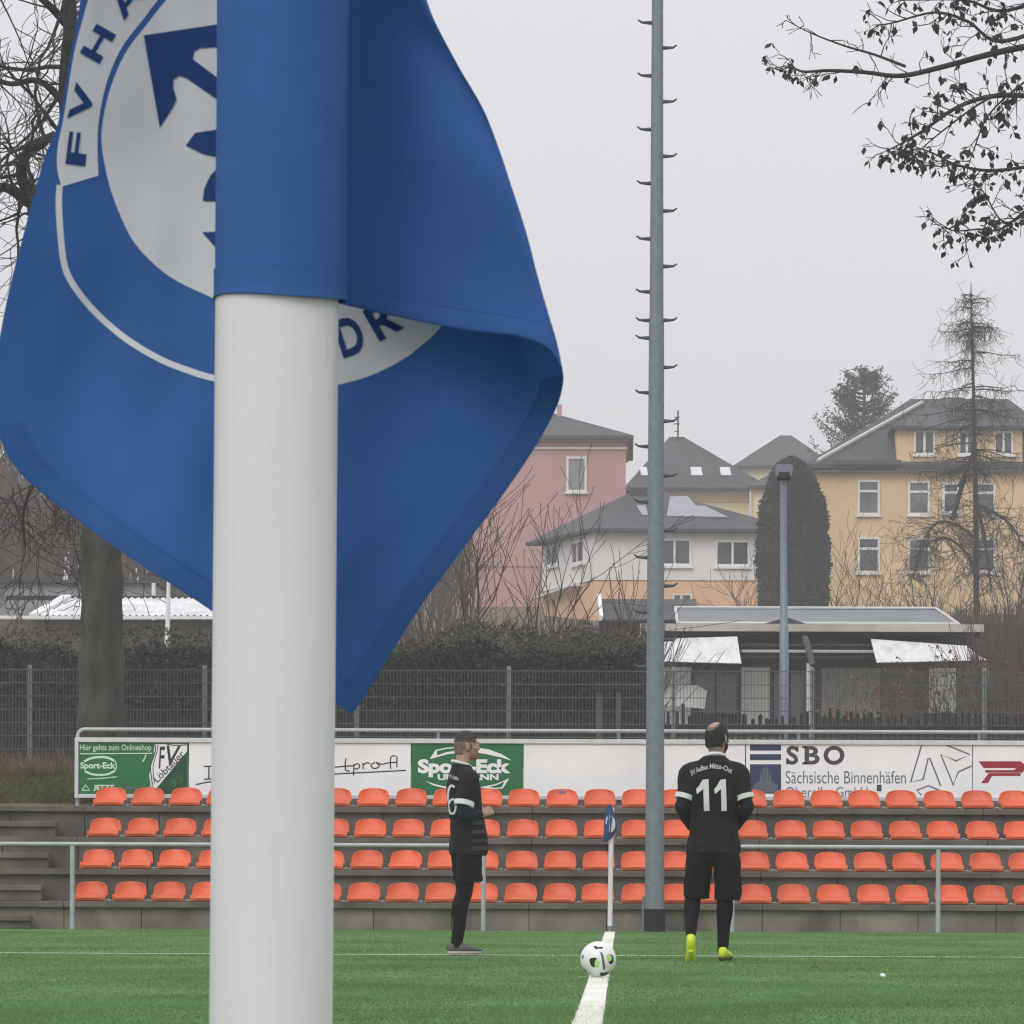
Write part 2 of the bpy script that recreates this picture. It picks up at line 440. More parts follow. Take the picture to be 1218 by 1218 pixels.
# ------------------------------------------------------------------ the stand
XA = P(50, 1060, YS).x - 2.6
XE = P(1300, 1060, YS).x + 1.0
t = thing('grandstand', 'low grey concrete stand with four stepped rows behind the pitch', 'grandstand', (0, YS, 0))
for k in range(4):
    yk = YS + RUN * k; zt = Z0 + RISE * k
    zb = 0 if k == 0 else Z0 + RISE * (k - 1)
    # riser panels, each with its own tone
    x = XA; i = 0; bm = bmesh.new()
    while x < XE:
        x1 = min(x + 0.955, XE)
        bx(bm, x + 0.004, x1 - 0.004, yk + 0.06 + 0.002 * (i % 2), yk + 0.16, zb - 0.02 if k == 0 else zb, zt - 0.076, 0.004)
        x = x1; i += 1
    obj('riser', bm, CONCL if k == 0 else CONC, t)
    bm = bmesh.new(); x = XA
    while x < XE:
        x1 = min(x + 2.865, XE)
        bx(bm, x + 0.003, x1 - 0.003, yk - 0.01, yk + RUN + (0.12 if k == 3 else 0.05), zt - 0.075, zt, 0.006)
        x = x1
    obj('tread_slab', bm, CONC, t)
# half steps of the stairway at the left end
XS = P(53, 1020, YS + RUN).x
for k in range(4):
    yk = YS + RUN * k; zb = 0 if k == 0 else Z0 + RISE * (k - 1)
    hb = 0.17 if k == 0 else 0.2
    bm = bmesh.new()
    xs_ = XS if k else P(36, 1090, YS - 0.3).x
    bx(bm, XA - 1.2, xs_, yk - 0.33, yk - 0.02, zb + hb - 0.07, zb + hb, 0.006)
    bx(bm, XA - 1.2, xs_ - 0.012, yk - 0.28, yk - 0.02, zb + 0.004, zb + hb - 0.075, 0.004)
    obj('half_step', bm, CONC, t)
bm = bmesh.new(); bx(bm, XA - 1.2, XA - 0.005, YS + 0.05, YS + 3.0, 0, Z0 - 0.02)
for k in range(4):
    bx(bm, XA - 1.2, XA - 0.006, YS + RUN * k - 0.004, YS + RUN * k + 0.8, Z0 + RISE * k - 0.072, Z0 + RISE * k - 0.003)
    if k: bx(bm, XA - 1.2, XA - 0.007, YS + RUN * k + 0.062, YS + RUN * k + 0.2, Z0 + RISE * (k - 1), Z0 + RISE * k - 0.08)
obj('stair_flank', bm, CONC, t)

# seats
def seat_bm():
    bm = bmesh.new()
    prof = [(.045, .008, .188), (.028, .018, .194), (.022, .038, .199), (.036, .056, .203), (.08, .062, .205), (.16, .054, .205), (.25, .052, .204), (.315, .066, .203), (.352, .11, .201), (.372, .165, .194), (.384, .205, .180), (.391, .232, .160), (.395, .246, .132)]
    nu = 13
    rows = []
    for j, (y, z, hw) in enumerate(prof):
        tt = j / (len(prof) - 1)
        r = []
        for i in range(nu):
            u = -1 + 2 * i / (nu - 1)
            lip = abs(u) ** 4
            zz = z + (0.014 * abs(u) ** 3 if 3 <= j <= 7 else 0) - (0.012 * (1 - u * u) if j <= 2 else 0) * -1 * 0.5
            if j >= 10: zz -= 0.016 * lip * (j - 9) / 3
            yy_ = y - (0.05 * abs(u) ** 2.5 if j >= 8 else 0.02 * abs(u) ** 3)
            r.append(bm.verts.new((u * hw, yy_, zz)))
        rows.append(r)
    for a, b in zip(rows, rows[1:]):
        for i in range(nu - 1): bm.faces.new((a[i], a[i + 1], b[i + 1], b[i]))
    bmesh.ops.recalc_face_normals(bm, faces=bm.faces)
    bmesh.ops.solidify(bm, geom=bm.faces[:], thickness=0.011)
    return bm
SX0 = P(108, 1060, YS + 0.2).x
SP = (P(1178.3, 1060, YS + 0.2).x - SX0) / 23
seat0 = thing('stadium_seat', 'orange plastic shell seat', 'seat', (0, 0, 0), 'orange seats in rows on the stand')
obj('seat_shell', seat_bm(), ORANGE, seat0, True)
bmx = bmesh.new(); bx(bmx, -0.215, 0.262, 0.06, 0.10, 0.004, 0.016, 0.002); bx(bmx, 0.218, 0.262, 0.03, 0.10, 0.016, 0.026, 0.002)
obj('mounting_bracket', bmx, ALU, seat0)
def copy_tree(o, parent=None):
    c = o.copy(); COL.objects.link(c)
    if parent is not None: c.parent = parent
    for ch in list(o.children): copy_tree(ch, c)
    return c
ROWN = ['front row', 'second row', 'third row', 'top row']
ORD = ['first', 'second', 'third', 'fourth', 'fifth', 'sixth', 'seventh', 'eighth', 'ninth', 'tenth']
LM = [(250, 400, 'large white flag pole'), (536, 574, 'player number 6'), (768, 791, 'tall grey mast'), (812, 884, 'player number 11')]
first = True
rnd = random.Random(5)
for k in range(4):
    Y = YS + RUN * k + 0.02
    cnt = {}
    for i in range(25):
        X = SX0 + SP * i
        d = ROT.inverted() @ (Vector((X, Y + 0.2, Z0 + RISE * k + 0.12)) - CAM)
        px = CX + F * d.x / -d.z
        lab = None
        for a, b, nm in LM:
            if a - 6 < px < b + 6: lab = f'orange seat in the {ROWN[k]} hidden behind the {nm}' if nm.startswith('large') else f'orange seat in the {ROWN[k]} partly hidden by the {nm}'; hid = nm
        if lab is None:
            left = [m for m in LM if m[1] < px]
            key = left[-1][2] if left else None
            cnt[key] = cnt.get(key, 0) + 1
            q = ORD[cnt[key] - 1]
            lab = f'orange seat in the {ROWN[k]}, {q} to the right of the {key}' if key else f'orange seat in the {ROWN[k]}, {q} from the left end'
        else:
            key = ('h', hid); cnt[key] = cnt.get(key, 0) + 1
            if not hid.startswith('large'): lab += [', left one', ', right one', ', far right one'][cnt[key] - 1]
        s = seat0 if first else copy_tree(seat0)
        first = False
        s.matrix_basis = Matrix.Translation((X + rnd.uniform(-.006, .006), Y, Z0 + RISE * k)) @ Matrix.Rotation(rnd.uniform(-.02, .02), 4, 'Z')
        s['label'] = lab
        if k == 3 and abs(px - 667) < 22:
            s['label'] = 'orange seat in the top row with a grey sticker on its back'
            bmk = bmesh.new(); bx(bmk, -0.06, 0.05, 0.372, 0.380, 0.185, 0.222)
            st = obj('sticker', bmk, GREYPR, None); st.parent = s
            st.matrix_basis = Matrix.Translation((0.0, -0.006, 0)) @ Matrix.Translation((0, 0.376, 0.2)) @ Matrix.Rotation(R(-16), 4, 'X') @ Matrix.Translation((0, -0.376, -0.2))
        if k == 3 and abs(px - 1073) < 22:
            s['label'] = 'orange seat in the top row with a dark scorched spot on its back'
            bmk = bmesh.new(); prism(bmk, [(-.03, .366, .16), (.05, .366, .165), (.055, .372, .19), (-.0, .372, .195), (-.04, .37, .185)], (0, .004, 0))
            st = obj('scorch_mark', bmk, INKG, None); st.parent = s

# front railings
def railing(label, px0, px1, posts, endcap):
    Yr = YS - 0.32
    zt = P(609, 1006, Yr).z
    t = thing('railing', label, 'railing', (P(px0, 1006, Yr).x, Yr, 0), 'galvanised railings in front of the stand')
    x0, x1 = P(px0, 1006, Yr).x, P(px1, 1006, Yr).x
    pts = [(x0, Yr, zt), (x1, Yr, zt)]
    obj('handrail', tubeb(pts, 0.026, 12), RAIL, t, True)
    for p in posts:
        x = P(p, 1050, Yr).x
        obj('post', tubeb([(x, Yr, 0.0), (x, Yr, zt - 0.02)], 0.030, 12), RAIL, t, True)
railing('galvanised handrail in front of the seats on the left, ending behind player number 6', -60, 578, [86, 330, 575], True)
railing('galvanised handrail in front of the seats on the right of player number 11', 869, 1330, [871, 1116, 1325], True)
Yr = YS - 0.32
o = obj('short_post', tubeb([(P(765.5, 1090, Yr).x, Yr + 0.1, 0.0), (P(765.5, 1090, Yr).x, Yr + 0.1, 0.43)], 0.022, 10), GALV, None, True)
tag(o, 'short grey post close to the left of the tall mast foot', 'post')

# ------------------------------------------------------------------ boards behind the top row
zt_, zb_ = P(609, 879, YB).z, P(609, 951, YB).z
XB0, XB1 = P(89, 915, YB).x, P(1330, 915, YB).x
t = thing('board_frame', 'pale aluminium frame with tube rail that carries the advertising boards', 'frame', (XB0, YB, zb_))
bm = bmesh.new(); bx(bm, XB0, XB1, YB - 0.03, YB + 0.03, zt_ - 0.06, zt_, 0.004); obj('top_beam', bm, ALU, t)
bm = bmesh.new(); bx(bm, XB0 + 0.05, XB1, YB - 0.03, YB + 0.03, zb_, zb_ + 0.05, 0.004); obj('bottom_beam', bm, ALU, t)
bm = bmesh.new(); bx(bm, XB0, XB0 + 0.048, YB - 0.03, YB + 0.03, zb_, zt_ - 0.061, 0.004); obj('end_beam', bm, ALU, t)
zr = P(609, 869, YB).z
pts = [(XB0 + 0.03, YB + 0.05, 1.45), (XB0 + 0.03, YB + 0.05, zr - 0.10)] + [(XB0 + 0.03 + 0.09 * (1 - math.cos(a)), YB + 0.05, zr - 0.09 + 0.09 * math.sin(a)) for a in np.linspace(0.1, math.pi / 2, 6)] + [(XB1, YB + 0.05, zr)]
obj('tube_rail', tubeb(pts, 0.025, 10), RAIL, t, True)
for p in (307, 521, 736, 950, 1165):
    x = P(p, 900, YB).x
    obj('post', tubeb([(x, YB + 0.05, 1.4), (x, YB + 0.05, zr - 0.02)], 0.024, 8), GALV, t, True)
YP = YB - 0.006
def board(label, px0, px1, m, n='panel'):
    x0, x1 = P(px0, 915, YB).x, P(px1, 915, YB).x
    t = thing('advertising_board', label, 'advertising board', ((x0 + x1) / 2, YB, zb_ + 0.05), 'advertising boards behind the top row')
    obj(n, box(x0 + 0.004, x1 - 0.004, YB - 0.004, YB + 0.018, zb_ + 0.052, zt_ - 0.062), m, t)
    return t
def plane_print(name, bm, m, par, lift=0.0):
    bmesh.ops.triangulate(bm, faces=bm.faces[:])
    lay_plane(bm, YP - lift)
    return obj(name, bm, m, par)
def badge_ovals(par, x0, y0, x1, y1, tw):
    """the shop's sign: lettering between two arched ribbons"""
    cx = (x0 + x1) / 2; wd = (x1 - x0)
# 1 green board with a club shield at the left end
b = board('green board with white shop lettering and a slanted black and white club shield, left end', 93.5, 224, BGREEN)
bm = bmesh.new(); text2(bm, 'Hier gehts zum Onlineshop', boxfn(95, 885.5, 180, 894.5), 0.006)
plane_print('lettering', bm, PALEG, b)
bm = bmesh.new(); poly2(bm, [(95, 896), (181, 895.4), (181, 896.6), (95, 897.2)]); plane_print('line', bm, PALEG, b)
bm = bmesh.new(); text2(bm, 'Sport-Eck', boxfn(95.5, 906.5, 137.5, 916.5), 0.035)
ribbon2(bm, [(100, 906), (108, 902), (118, 900.6), (128, 901.2), (136, 905)], 2.6)
ribbon2(bm, [(101, 917.5), (109, 920.6), (118, 921.8), (128, 920.8), (136.5, 917)], 2.4)
ribbon2(bm, [(137, 905), (138.4, 911), (137, 917)], 1.2); ribbon2(bm, [(104, 926.5), (120, 925.8), (139, 924)], 1.0)
plane_print('shop_logo', bm, PALEG, b)
bm = bmesh.new(); ribbon2(bm, [(97.5, 940), (102, 933.5), (106.5, 940), (97.5, 940)], 1.4, 0); text2(bm, 'JETZT', boxfn(111, 933.5, 136, 941), 0.03)
plane_print('lower_lettering', bm, PALEG, b)
bm = bmesh.new(); ribbon2(bm, [(170, 906), (172.5, 901), (173.5, 897.5)], 1.6); plane_print('small_arrow', bm, PALEG, b)
bm = bmesh.new(); poly2(bm, [(148.5, 935), (163, 936), (163, 939), (148.5, 938)]); plane_print('grey_strip', bm, GREYPR, b)
bm = bmesh.new(); poly2(bm, [(184, 885), (222.5, 885), (222.5, 945), (176, 945), (179, 934), (177.5, 922), (180, 908), (183.5, 900), (183, 892)]); plane_print('shield_ground', bm, BOARD, b)
bm = bmesh.new(); ribbon2(bm, [(184.5, 885.5), (185, 893), (182, 902), (179, 912), (180, 924), (181, 934), (178.5, 943)], 1.1)
ribbon2(bm, [(188, 885.5), (187, 893), (184.5, 902), (182, 912), (182.8, 924), (184, 932)], 0.9)
ribbon2(bm, [(197, 884.8), (207, 886.5), (222, 886)], 1.0)
text2(bm, 'F', affn(192.5, 901, 1, -0.05, 9, 26), 0.01, 0.25); text2(bm, 'V', affn(206, 899, 1, 0.05, 17, 24), 0.01, 0.2)
text2(bm, 'Löbtauer', affn(201, 911.5, 0.70, -0.72, 47, 8.5), 0.006)
plane_print('shield_lettering', bm, INK, b, 0.003)
bm = bmesh.new(); poly2(bm, [(222.4, 893.5), (222.4, 944.8), (183, 944.8), (185, 939)]); plane_print('shield_field', bm, BGREEND, b, 0.0015)
bm = bmesh.new(); text2(bm, '93', affn(210, 929, 1, -0.6, 16, 10), 0.02); plane_print('shield_number', bm, BGREEN, b, 0.003)
# 2 white banner with handwriting
b = board('white banner with black handwritten lettering and a long underline', 224.5, 488.8, BOARD)
bm = bmesh.new()
ribbon2(bm, [(248.6, 911.5), (248.3, 926.5)], 1.6, 4)
ribbon2(bm, [(242.5, 911.6), (254.5, 911.2)], 1.5, 4); ribbon2(bm, [(242.5, 926.8), (255, 926.4)], 1.5, 4)
ribbon2(bm, [(233, 933.2), (244, 930.6), (300, 925.5), (400, 920.5), (483, 916.3)], 1.5)
for pts in ([(398, 912.5), (412, 911.3), (420, 910.9)], [(411.5, 902), (410.5, 910), (411.5, 916.5), (416, 917)],
            [(421, 909), (420.5, 922.5)], [(420.6, 910.5), (425, 908.4), (428, 911), (425, 914.5), (420.6, 914)],
            [(432, 915), (431.8, 907.5)], [(432, 910), (436, 907.3), (440, 908)],
            [(446, 906.8), (441, 910.5), (445.5, 914.2), (451.5, 911), (447, 906.8), (454, 909), (462, 907.2)],
            [(464.6, 914.5), (464.4, 903), (466.5, 899.4), (470.5, 899.0)], [(461.5, 907.4), (472.5, 906.6)], [(472.2, 899.5), (472, 912.8)]):
    ribbon2(bm, pts, 1.5)
plane_print('lettering', bm, INK, b)
# 3 green shop board
b = board('green board with large white shop lettering between two arched ribbons, behind player number 6', 489.3, 622, BGREEN)
bm = bmesh.new(); text2(bm, 'Sport-Eck', boxfn(497, 903.0, 607.5, 924.5), 0.05)
text2(bm, 'UHRMANN', boxfn(520.5, 920.6, 593, 928), 0.04)
plane_print('lettering', bm, BOARD, b)
bm = bmesh.new()
pass
bm = bmesh.new(); poly2(bm, [(511, 903), (518, 892), (530, 889.4), (548, 888.3), (548, 895.2), (532, 897.2)]); plane_print('ribbon', bm, BOARD, b)
bm = bmesh.new(); poly2(bm, [(566, 888.8), (582, 891.6), (597, 897), (609, 904.8), (596, 901), (580, 897.3), (566, 895)]); plane_print('ribbon', bm, BOARD, b)
bm = bmesh.new(); poly2(bm, [(505, 928.6), (518, 932.8), (534, 936.6), (548, 938.4), (534, 938.6), (516, 934.5)]); plane_print('ribbon', bm, BOARD, b)
bm = bmesh.new(); poly2(bm, [(570, 936.5), (590, 932.5), (606, 925.5), (598, 938), (584, 938.8)]); plane_print('ribbon', bm, BOARD, b)

bm = bmesh.new(); poly2(bm, [(519.5, 893.2), (531, 890.8), (541, 890), (541, 893.2), (531, 894.4), (520, 898.5)]); poly2(bm, [(582, 936), (590, 934.2), (600, 929.5), (597, 936.2), (588, 937)])
plane_print('ribbon_shade_print', bm, BGREEN, b, 0.002)
# 4 blank
b = board('blank white board between the green shop board and the harbour company board', 622.5, 886.5, BOARD)
# 5 harbour company
b = board('white board with bold grey letters SBO, a navy picture block and an outlined arrow emblem', 887, 1156.5, BOARD)
bm = bmesh.new()
for y0, y1 in ((885.5, 892.8), (897, 904.2), (909, 944)): poly2(bm, [(892, y0), (929, y0), (929, y1), (892, y1)])
plane_print('navy_block', bm, BLUEPR, b)
bm = bmesh.new()
poly2(bm, [(903, 930), (904, 922), (907, 914), (910.5, 911), (914, 914), (917, 922), (918, 930), (925, 934), (925.5, 943), (895, 943), (896, 934)])
plane_print('dome_picture', bm, GREYPR, b, 0.002)
bm = bmesh.new()
for xx_ in (907, 910.5, 914): ribbon2(bm, [(xx_, 914.5 if xx_ != 910.5 else 912), (xx_, 929)], 0.7, 3)
plane_print('dome_ribs', bm, BLUEPR, b, 0.004)
bm = bmesh.new(); text2(bm, 'S', boxfn(935.5, 887, 949.5, 909.5), 0.03); text2(bm, 'B', boxfn(957, 887.4, 975, 909.2), 0.03); text2(bm, 'O', boxfn(979.5, 887, 1004.5, 909.8), 0.035)
for q in ((954.3, 887.4, 960, 890.2), (954.3, 906.4, 960, 909.2), (947.2, 887.8, 949.8, 894), (935.2, 902.8, 937.8, 909)):
    poly2(bm, [(q[0], q[1]), (q[2], q[1]), (q[2], q[3]), (q[0], q[3])])
plane_print('large_lettering', bm, INKG, b)
bm = bmesh.new(); text2(bm, 'Sächsische Binnenhäfen', boxfn(934.5, 917, 1077.5, 932), -0.004); text2(bm, 'Oberelbe GmbH', boxfn(934.5, 936, 1032, 948), -0.004)
plane_print('lettering', bm, GREYPR, b)
bm = bmesh.new(); ribbon2(bm, [(1096.5, 885.5), (1083, 930.5), (1098, 927), (1104, 902), (1106, 902), (1119, 935)], 1.7, 0)
ribbon2(bm, [(1125, 885.8), (1153.5, 897.5), (1137, 905), (1119, 897.2), (1134, 934), (1140, 918), (1156, 911)], 1.7, 0)
ribbon2(bm, [(1120, 941), (1104, 934.5), (1090.5, 940), (1096, 946)], 1.7, 0)
plane_print('arrow_emblem', bm, GREYPR, b)
bm = bmesh.new(); poly2(bm, [(1043, 933.5), (1048.5, 933), (1048.5, 941), (1043, 941)]); plane_print('small_mark', bm, INKG, b, .002)
# 6 red emblem
b = board('white board with a dark red striped emblem at the right edge', 1157, 1330, BOARD)
bm = bmesh.new()
poly2(bm, [(1164, 905.5), (1214, 905.5), (1222, 912), (1216, 919), (1172, 919), (1172, 916), (1206, 916), (1209, 913.5), (1170, 913.5)])
poly2(bm, [(1176, 919.5), (1214, 919.5), (1214, 923), (1180, 923), (1175, 931.5), (1167, 931.5)])
plane_print('emblem', bm, REDPR, b)

# ------------------------------------------------------------------ floodlight mast
YM = YS - 0.62
def mp(px, py): return P(px, py, YM)
t = thing('floodlight_mast', 'tall grey steel mast with climbing pegs on both sides and a black foot', 'mast', mp(778.5, 1108))
t.location.z = 0
bpt, tpt = mp(778.6, 1080), mp(781.9, 60)
ax = (tpt - bpt) / (tpt.z - bpt.z)
def axp(z): return bpt + ax * (z - bpt.z)
zj = mp(780, 382).z
rB = (P(790.2, 1050, YM).x - P(766.9, 1050, YM).x) / 2
rJ = (P(789.4, 385, YM).x - P(771.3, 385, YM).x) / 2
rJ2 = rJ * 0.93
rT = (P(789.3, 60, YM).x - P(775.2, 60, YM).x) / 2
zf = P(778, 1081, YM).z
obj('foot_sleeve', tubeb([axp(0.0), axp(zf)], [rB * 1.10, rB * 1.10], 28), BLACK, t, True)
obj('lower_shaft', tubeb([axp(zf - .02), axp(zj)], [rB, rJ], 28), GALV, t, True)
obj('upper_shaft', tubeb([axp(zj - 0.001), axp(mp(782, 60).z), axp(16.5)], [rJ2, rT, rT * 0.72], 28), GALV, t, True)
def peg(side, py):
    z = mp(780, py).z; c = axp(z)
    rr = rB + (rT - rB) * (z - zf) / (mp(782, 60).z - zf)
    s = Vector((side, 0, 0))
    pts = [c + s * (rr - .02), c + s * (rr + 0.05), c + s * (rr + 0.12) + Vector((0, 0, .004)), c + s * (rr + 0.165) + Vector((0, 0, .035))]
    obj('climbing_peg', tubeb(pts, [.028, .022, .015, .009], 7), PEGM, t, True)
for y in (27, 90, 154, 218, 284, 347, 381, 402, 467, 531, 597, 663, 728, 793): peg(-1, y)
for y in (57, 121, 186, 251, 317, 381, 437, 501, 566, 631, 697, 761): peg(1, y)

# ------------------------------------------------------------------ fences behind the stand
YF = 71.0
t = thing('mesh_fence', 'grey double wire mesh fence with slim steel posts behind the advertising boards', 'fence', (0, YF, gz(0, YF)))
fz1 = P(609, 798, YF).z; fz0 = gz(0, YF) - 0.1
posts = [-110, 35, 243, 424, 605, 801, 966, 1171, 1360]
px_ = [P(p, 850, YF).x for p in posts]
for x in px_:
    obj('fence_post', box(x - .03, x + .03, YF + .012, YF + .06, fz0 - .2, fz1 + 0.07, 0.004), GALVD, t)
for a, b in zip(px_, px_[1:]):
    bm = bmesh.new()
    z = fz1
    while z > fz0:
        bx(bm, a, b, YF - .010, YF - .004, z - .006, z + .006); z -= 0.2
    nv = int((b - a) / 0.05)
    for i in range(nv + 1):
        x = a + (b - a) * i / nv
        bx(bm, x - .0032, x + .0032, YF - .0035, YF + .003, fz0, fz1 + .025)
    obj('wire_panel', bm, WIRE, t)

YK = 79.0
t = thing('picket_fence', 'low dark wooden picket fence behind the wire fence', 'fence', (0, YK, gz(0, YK)))
rnd = random.Random(8)
x = P(-40, 850, YK).x; xe = P(1260, 850, YK).x
bm = bmesh.new(); zb = gz(0, YK) - 0.2; ztp = P(609, 846, YK).z
while x < xe:
    h = ztp + rnd.gauss(0, .035) + 0.12 * noise.noise(Vector((x * .6, 0, 0)))
    wv = rnd.uniform(.05, .085)
    tl = rnd.gauss(0, .012)
    a = [(x, YK, zb), (x + wv, YK, zb), (x + wv + tl, YK, h - .03), (x + wv / 2 + tl, YK, h), (x + tl, YK, h - .03)]
    prism(bm, a, (0, .022, 0)); x += wv + rnd.uniform(.03, .07)
obj('picket', bm, WOODD, t)
for zz in (ztp - .25, ztp - .85):
    obj('cross_rail', box(P(-40, 850, YK).x, xe, YK + .0225, YK + .06, zz - .04, zz + .04), WOODD, t)

# dark wooden frame between the fences
YW = 75.0
t = thing('wooden_frame', 'weathered wooden posts under a dark cross beam left of the mast, behind the wire fence', 'frame', (P(736, 850, YW).x, YW, gz(0, YW)))
for a, b in ((709, 716), (733, 738.5)):
    obj('post', box(P(a, 850, YW).x, P(b, 850, YW).x, YW, YW + .09, gz(0, YW) - .2, P(700, 820, YW).z, .006), WOOD, t)
obj('beam', box(P(706, 850, YW).x, P(766, 850, YW).x, YW - .05, YW + .15, P(735, 822, YW).z, P(735, 812, YW).z, .01), WOODD, t)

# street lamp
YL_ = 82.0
lx = P(932, 700, YL_).x
t = thing('street_lamp', 'slim grey street lamp with a flat square head in front of the garden hut', 'street lamp', (lx, YL_, gz(lx, YL_)))
pb, pt = P(933, 868, YL_), P(931.6, 566, YL_)
obj('pole', tubeb([(pb.x, YL_, gz(lx, YL_) - .3), pb, P(932.5, 745, YL_), P(932.4, 744, YL_), pt], [.085, .085, .078, .066, .058], 14), GALV, t, True)
bm = bmesh.new()
c = P(932.5, 560, YL_)
prism(bm, [c + Vector((-.13, -.17, -.10)), c + Vector((.13, -.17, -.10)), c + Vector((.16, -.17, .05)), c + Vector((.12, -.17, .10)), c + Vector((-.12, -.17, .10)), c + Vector((-.16, -.17, .05))], (0, .42, 0))
obj('lamp_head', bm, GALV, t)
bm = bmesh.new(); bx(bm, c.x - .115, c.x + .115, YL_ - .176, YL_ + .2, c.z - .16, c.z - .02, .02)
obj('lamp_lens', bm, HUTD, t)

# ------------------------------------------------------------------ garden hut
YH = 120.0
def hx(px): return P(px, 800, YH).x
def hz(py, px=960): return P(px, py, YH).z
t = thing('garden_hut', 'long flat roofed garden hut with white awnings and a pale roof edge', 'hut', (hx(960), YH, gz(hx(960), YH)))
g0 = gz(hx(960), YH) - .3
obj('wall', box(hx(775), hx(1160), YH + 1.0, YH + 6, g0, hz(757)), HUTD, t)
for nm, a, b, y0, y1, m in (('white_wall_panel', 779, 823, 792, 870, HUTW), ('white_wall_panel', 883, 917, 792, 870, HUTW), ('brown_wall', 1051, 1158, 786, 870, HUTB), ('reed_screen', 979, 1050, 792, 852, REED), ('pale_wall_panel', 1108, 1140, 792, 846, HUTW)):
    dy = .04 if nm != 'pale_wall_panel' else .07
    obj(nm, box(hx(a), hx(b), YH + 1 - dy, YH + .995 - (0 if dy < .05 else .03), hz(y1), hz(y0)), m, t)
f_ = obj('window', box(hx(826), hx(878), YH + .93, YH + .985, hz(848), hz(798)), GLASS, t)
bm = bmesh.new()
for a, b, y0, y1 in ((824, 827, 796, 850), (877, 880, 796, 850), (827.1, 876.9, 796, 799), (851, 853, 799.1, 850)): bx(bm, hx(a), hx(b), YH + .9, YH + .97, hz(y1), hz(y0))
obj('frame', bm, WOODD, f_)
f_ = obj('door', box(hx(922), hx(960), YH + .93, YH + .985, hz(872), hz(800)), GLASS, t)
bm = bmesh.new()
for a, b, y0, y1 in ((918, 922, 796, 872), (960, 965, 796, 872), (940, 942, 800, 872)): bx(bm, hx(a), hx(b), YH + .9, YH + .97, hz(y1), hz(y0))
obj('frame', bm, WOODD, f_)
obj('fascia', box(hx(761), hx(1168), YH - .55, YH - .45, hz(752.5), hz(743.5)), mat('fascia', lin(176, 172, 164), .8, .1, 2), t)
obj('roof', box(hx(763), hx(1166), YH - .449, YH + 6.3, hz(749), hz(745.5)), ROOFL, t)
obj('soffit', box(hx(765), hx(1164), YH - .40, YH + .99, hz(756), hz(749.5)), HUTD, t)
# raised roof light with a pale rim
rl = obj('raised_roof', (lambda bm: (slab(bm, [(hx(806), YH + .5, hz(740)), (hx(1142), YH + .5, hz(740)), (hx(1130), YH + 5.5, hz(722) + 0.26), (hx(806), YH + 5.5, hz(722) + 0.26)], -.06), bm)[1])(bmesh.new()), ROOFL, t)
RIM = mat('pale_rim', (0.52, 0.52, 0.49), .6, .12, 3)
bm = bmesh.new()
for a, b in (((hx(806), YH + .4, hz(741)), (hx(1142), YH + .4, hz(741))), ((hx(1142), YH + .4, hz(741)), (hx(1130), YH + 5.5, hz(722) + .30)), ((hx(1130), YH + 5.5, hz(722) + .30), (hx(806), YH + 5.5, hz(722) + .30)), ((hx(806), YH + 5.5, hz(722) + .30), (hx(806), YH + .4, hz(741)))):
    tube(bm, [a, b], .042, 6)
obj('rim', bm, RIM, rl)
bm = bmesh.new(); bx(bm, hx(806), hx(1140), YH + .45, YH + .6, hz(744), hz(738)); obj('rim_front', bm, RIM, rl)
bm = bmesh.new(); prism(bm, [(hx(903), YH + .2, hz(743.3)), (hx(964), YH + .2, hz(743.3)), (hx(936), YH + .2, hz(733.5))], (0, 1.2, 0)); obj('small_gable', bm, ROOFG, t)
bm = bmesh.new(); bx(bm, hx(918), hx(923), YH + 5, YH + 5.2, hz(724), hz(714.5)); obj('roof_vent', bm, RIM, t)
# awnings
def awn(name, q, yb, yf):
    bm = bmesh.new()
    n = 14
    for th in (0, 1):
        rows = []
        for j in range(5):
            r = []
            for i in range(n):
                u, v = i / (n - 1), j / 4
                top = np.array(q[0]) * (1 - u) + np.array(q[1]) * u; bot = np.array(q[3]) * (1 - u) + np.array(q[2]) * u
                p = top * (1 - v) + bot * v
                Y = yb + (yf - yb) * v
                c = P(p[0], p[1], Y); c.z += -.05 * math.sin(math.pi * v) * (0.6 + .4 * math.sin(u * 9)) - .015 * th
                r.append(bm.verts.new(c))
            rows.append(r)
        for a, b in zip(rows, rows[1:]):
            for i in range(n - 1): bm.faces.new((a[i], a[i + 1], b[i + 1], b[i]))
    return obj(name, bm, AWN, t, True)
awn('awning', [(770, 760), (877, 757), (882, 789), (768, 786)], YH - .58, YH - 2.3)
awn('awning', [(1036, 760), (1150, 768), (1174, 785), (1043, 788)], YH - .58, YH - 2.3)
for y in (769, 776, 783):
    obj('awning_rod', tubeb([(hx(881), YH - .6 + (y - 769) * .01, hz(y)), (hx(1038), YH - .6 + (y - 769) * .01, hz(y))], .04, 6), ALU if y == 776 else HUTD, t)
obj('post', tubeb([(hx(961), YH - .5, g0), (hx(961), YH - .5, hz(790))], .06, 8), ALU, t)
bm = bmesh.new(); slab(bm, [P(954, 756, YH - .7), P(961, 756, YH - .7), P(970, 789, YH - .9), P(963, 791, YH - .9)], .06); obj('leaning_board', bm, WOOD, t)
obj('downpipe', tubeb([P(762.5, 752, YH - .5), P(761, 790, YH - .3), (hx(761), YH - .3, g0)], .055, 8), ALU, t)
obj('post', tubeb([(hx(1172), YH - .5, g0), (hx(1172), YH - .5, hz(790))], .05, 8), ALU, t)
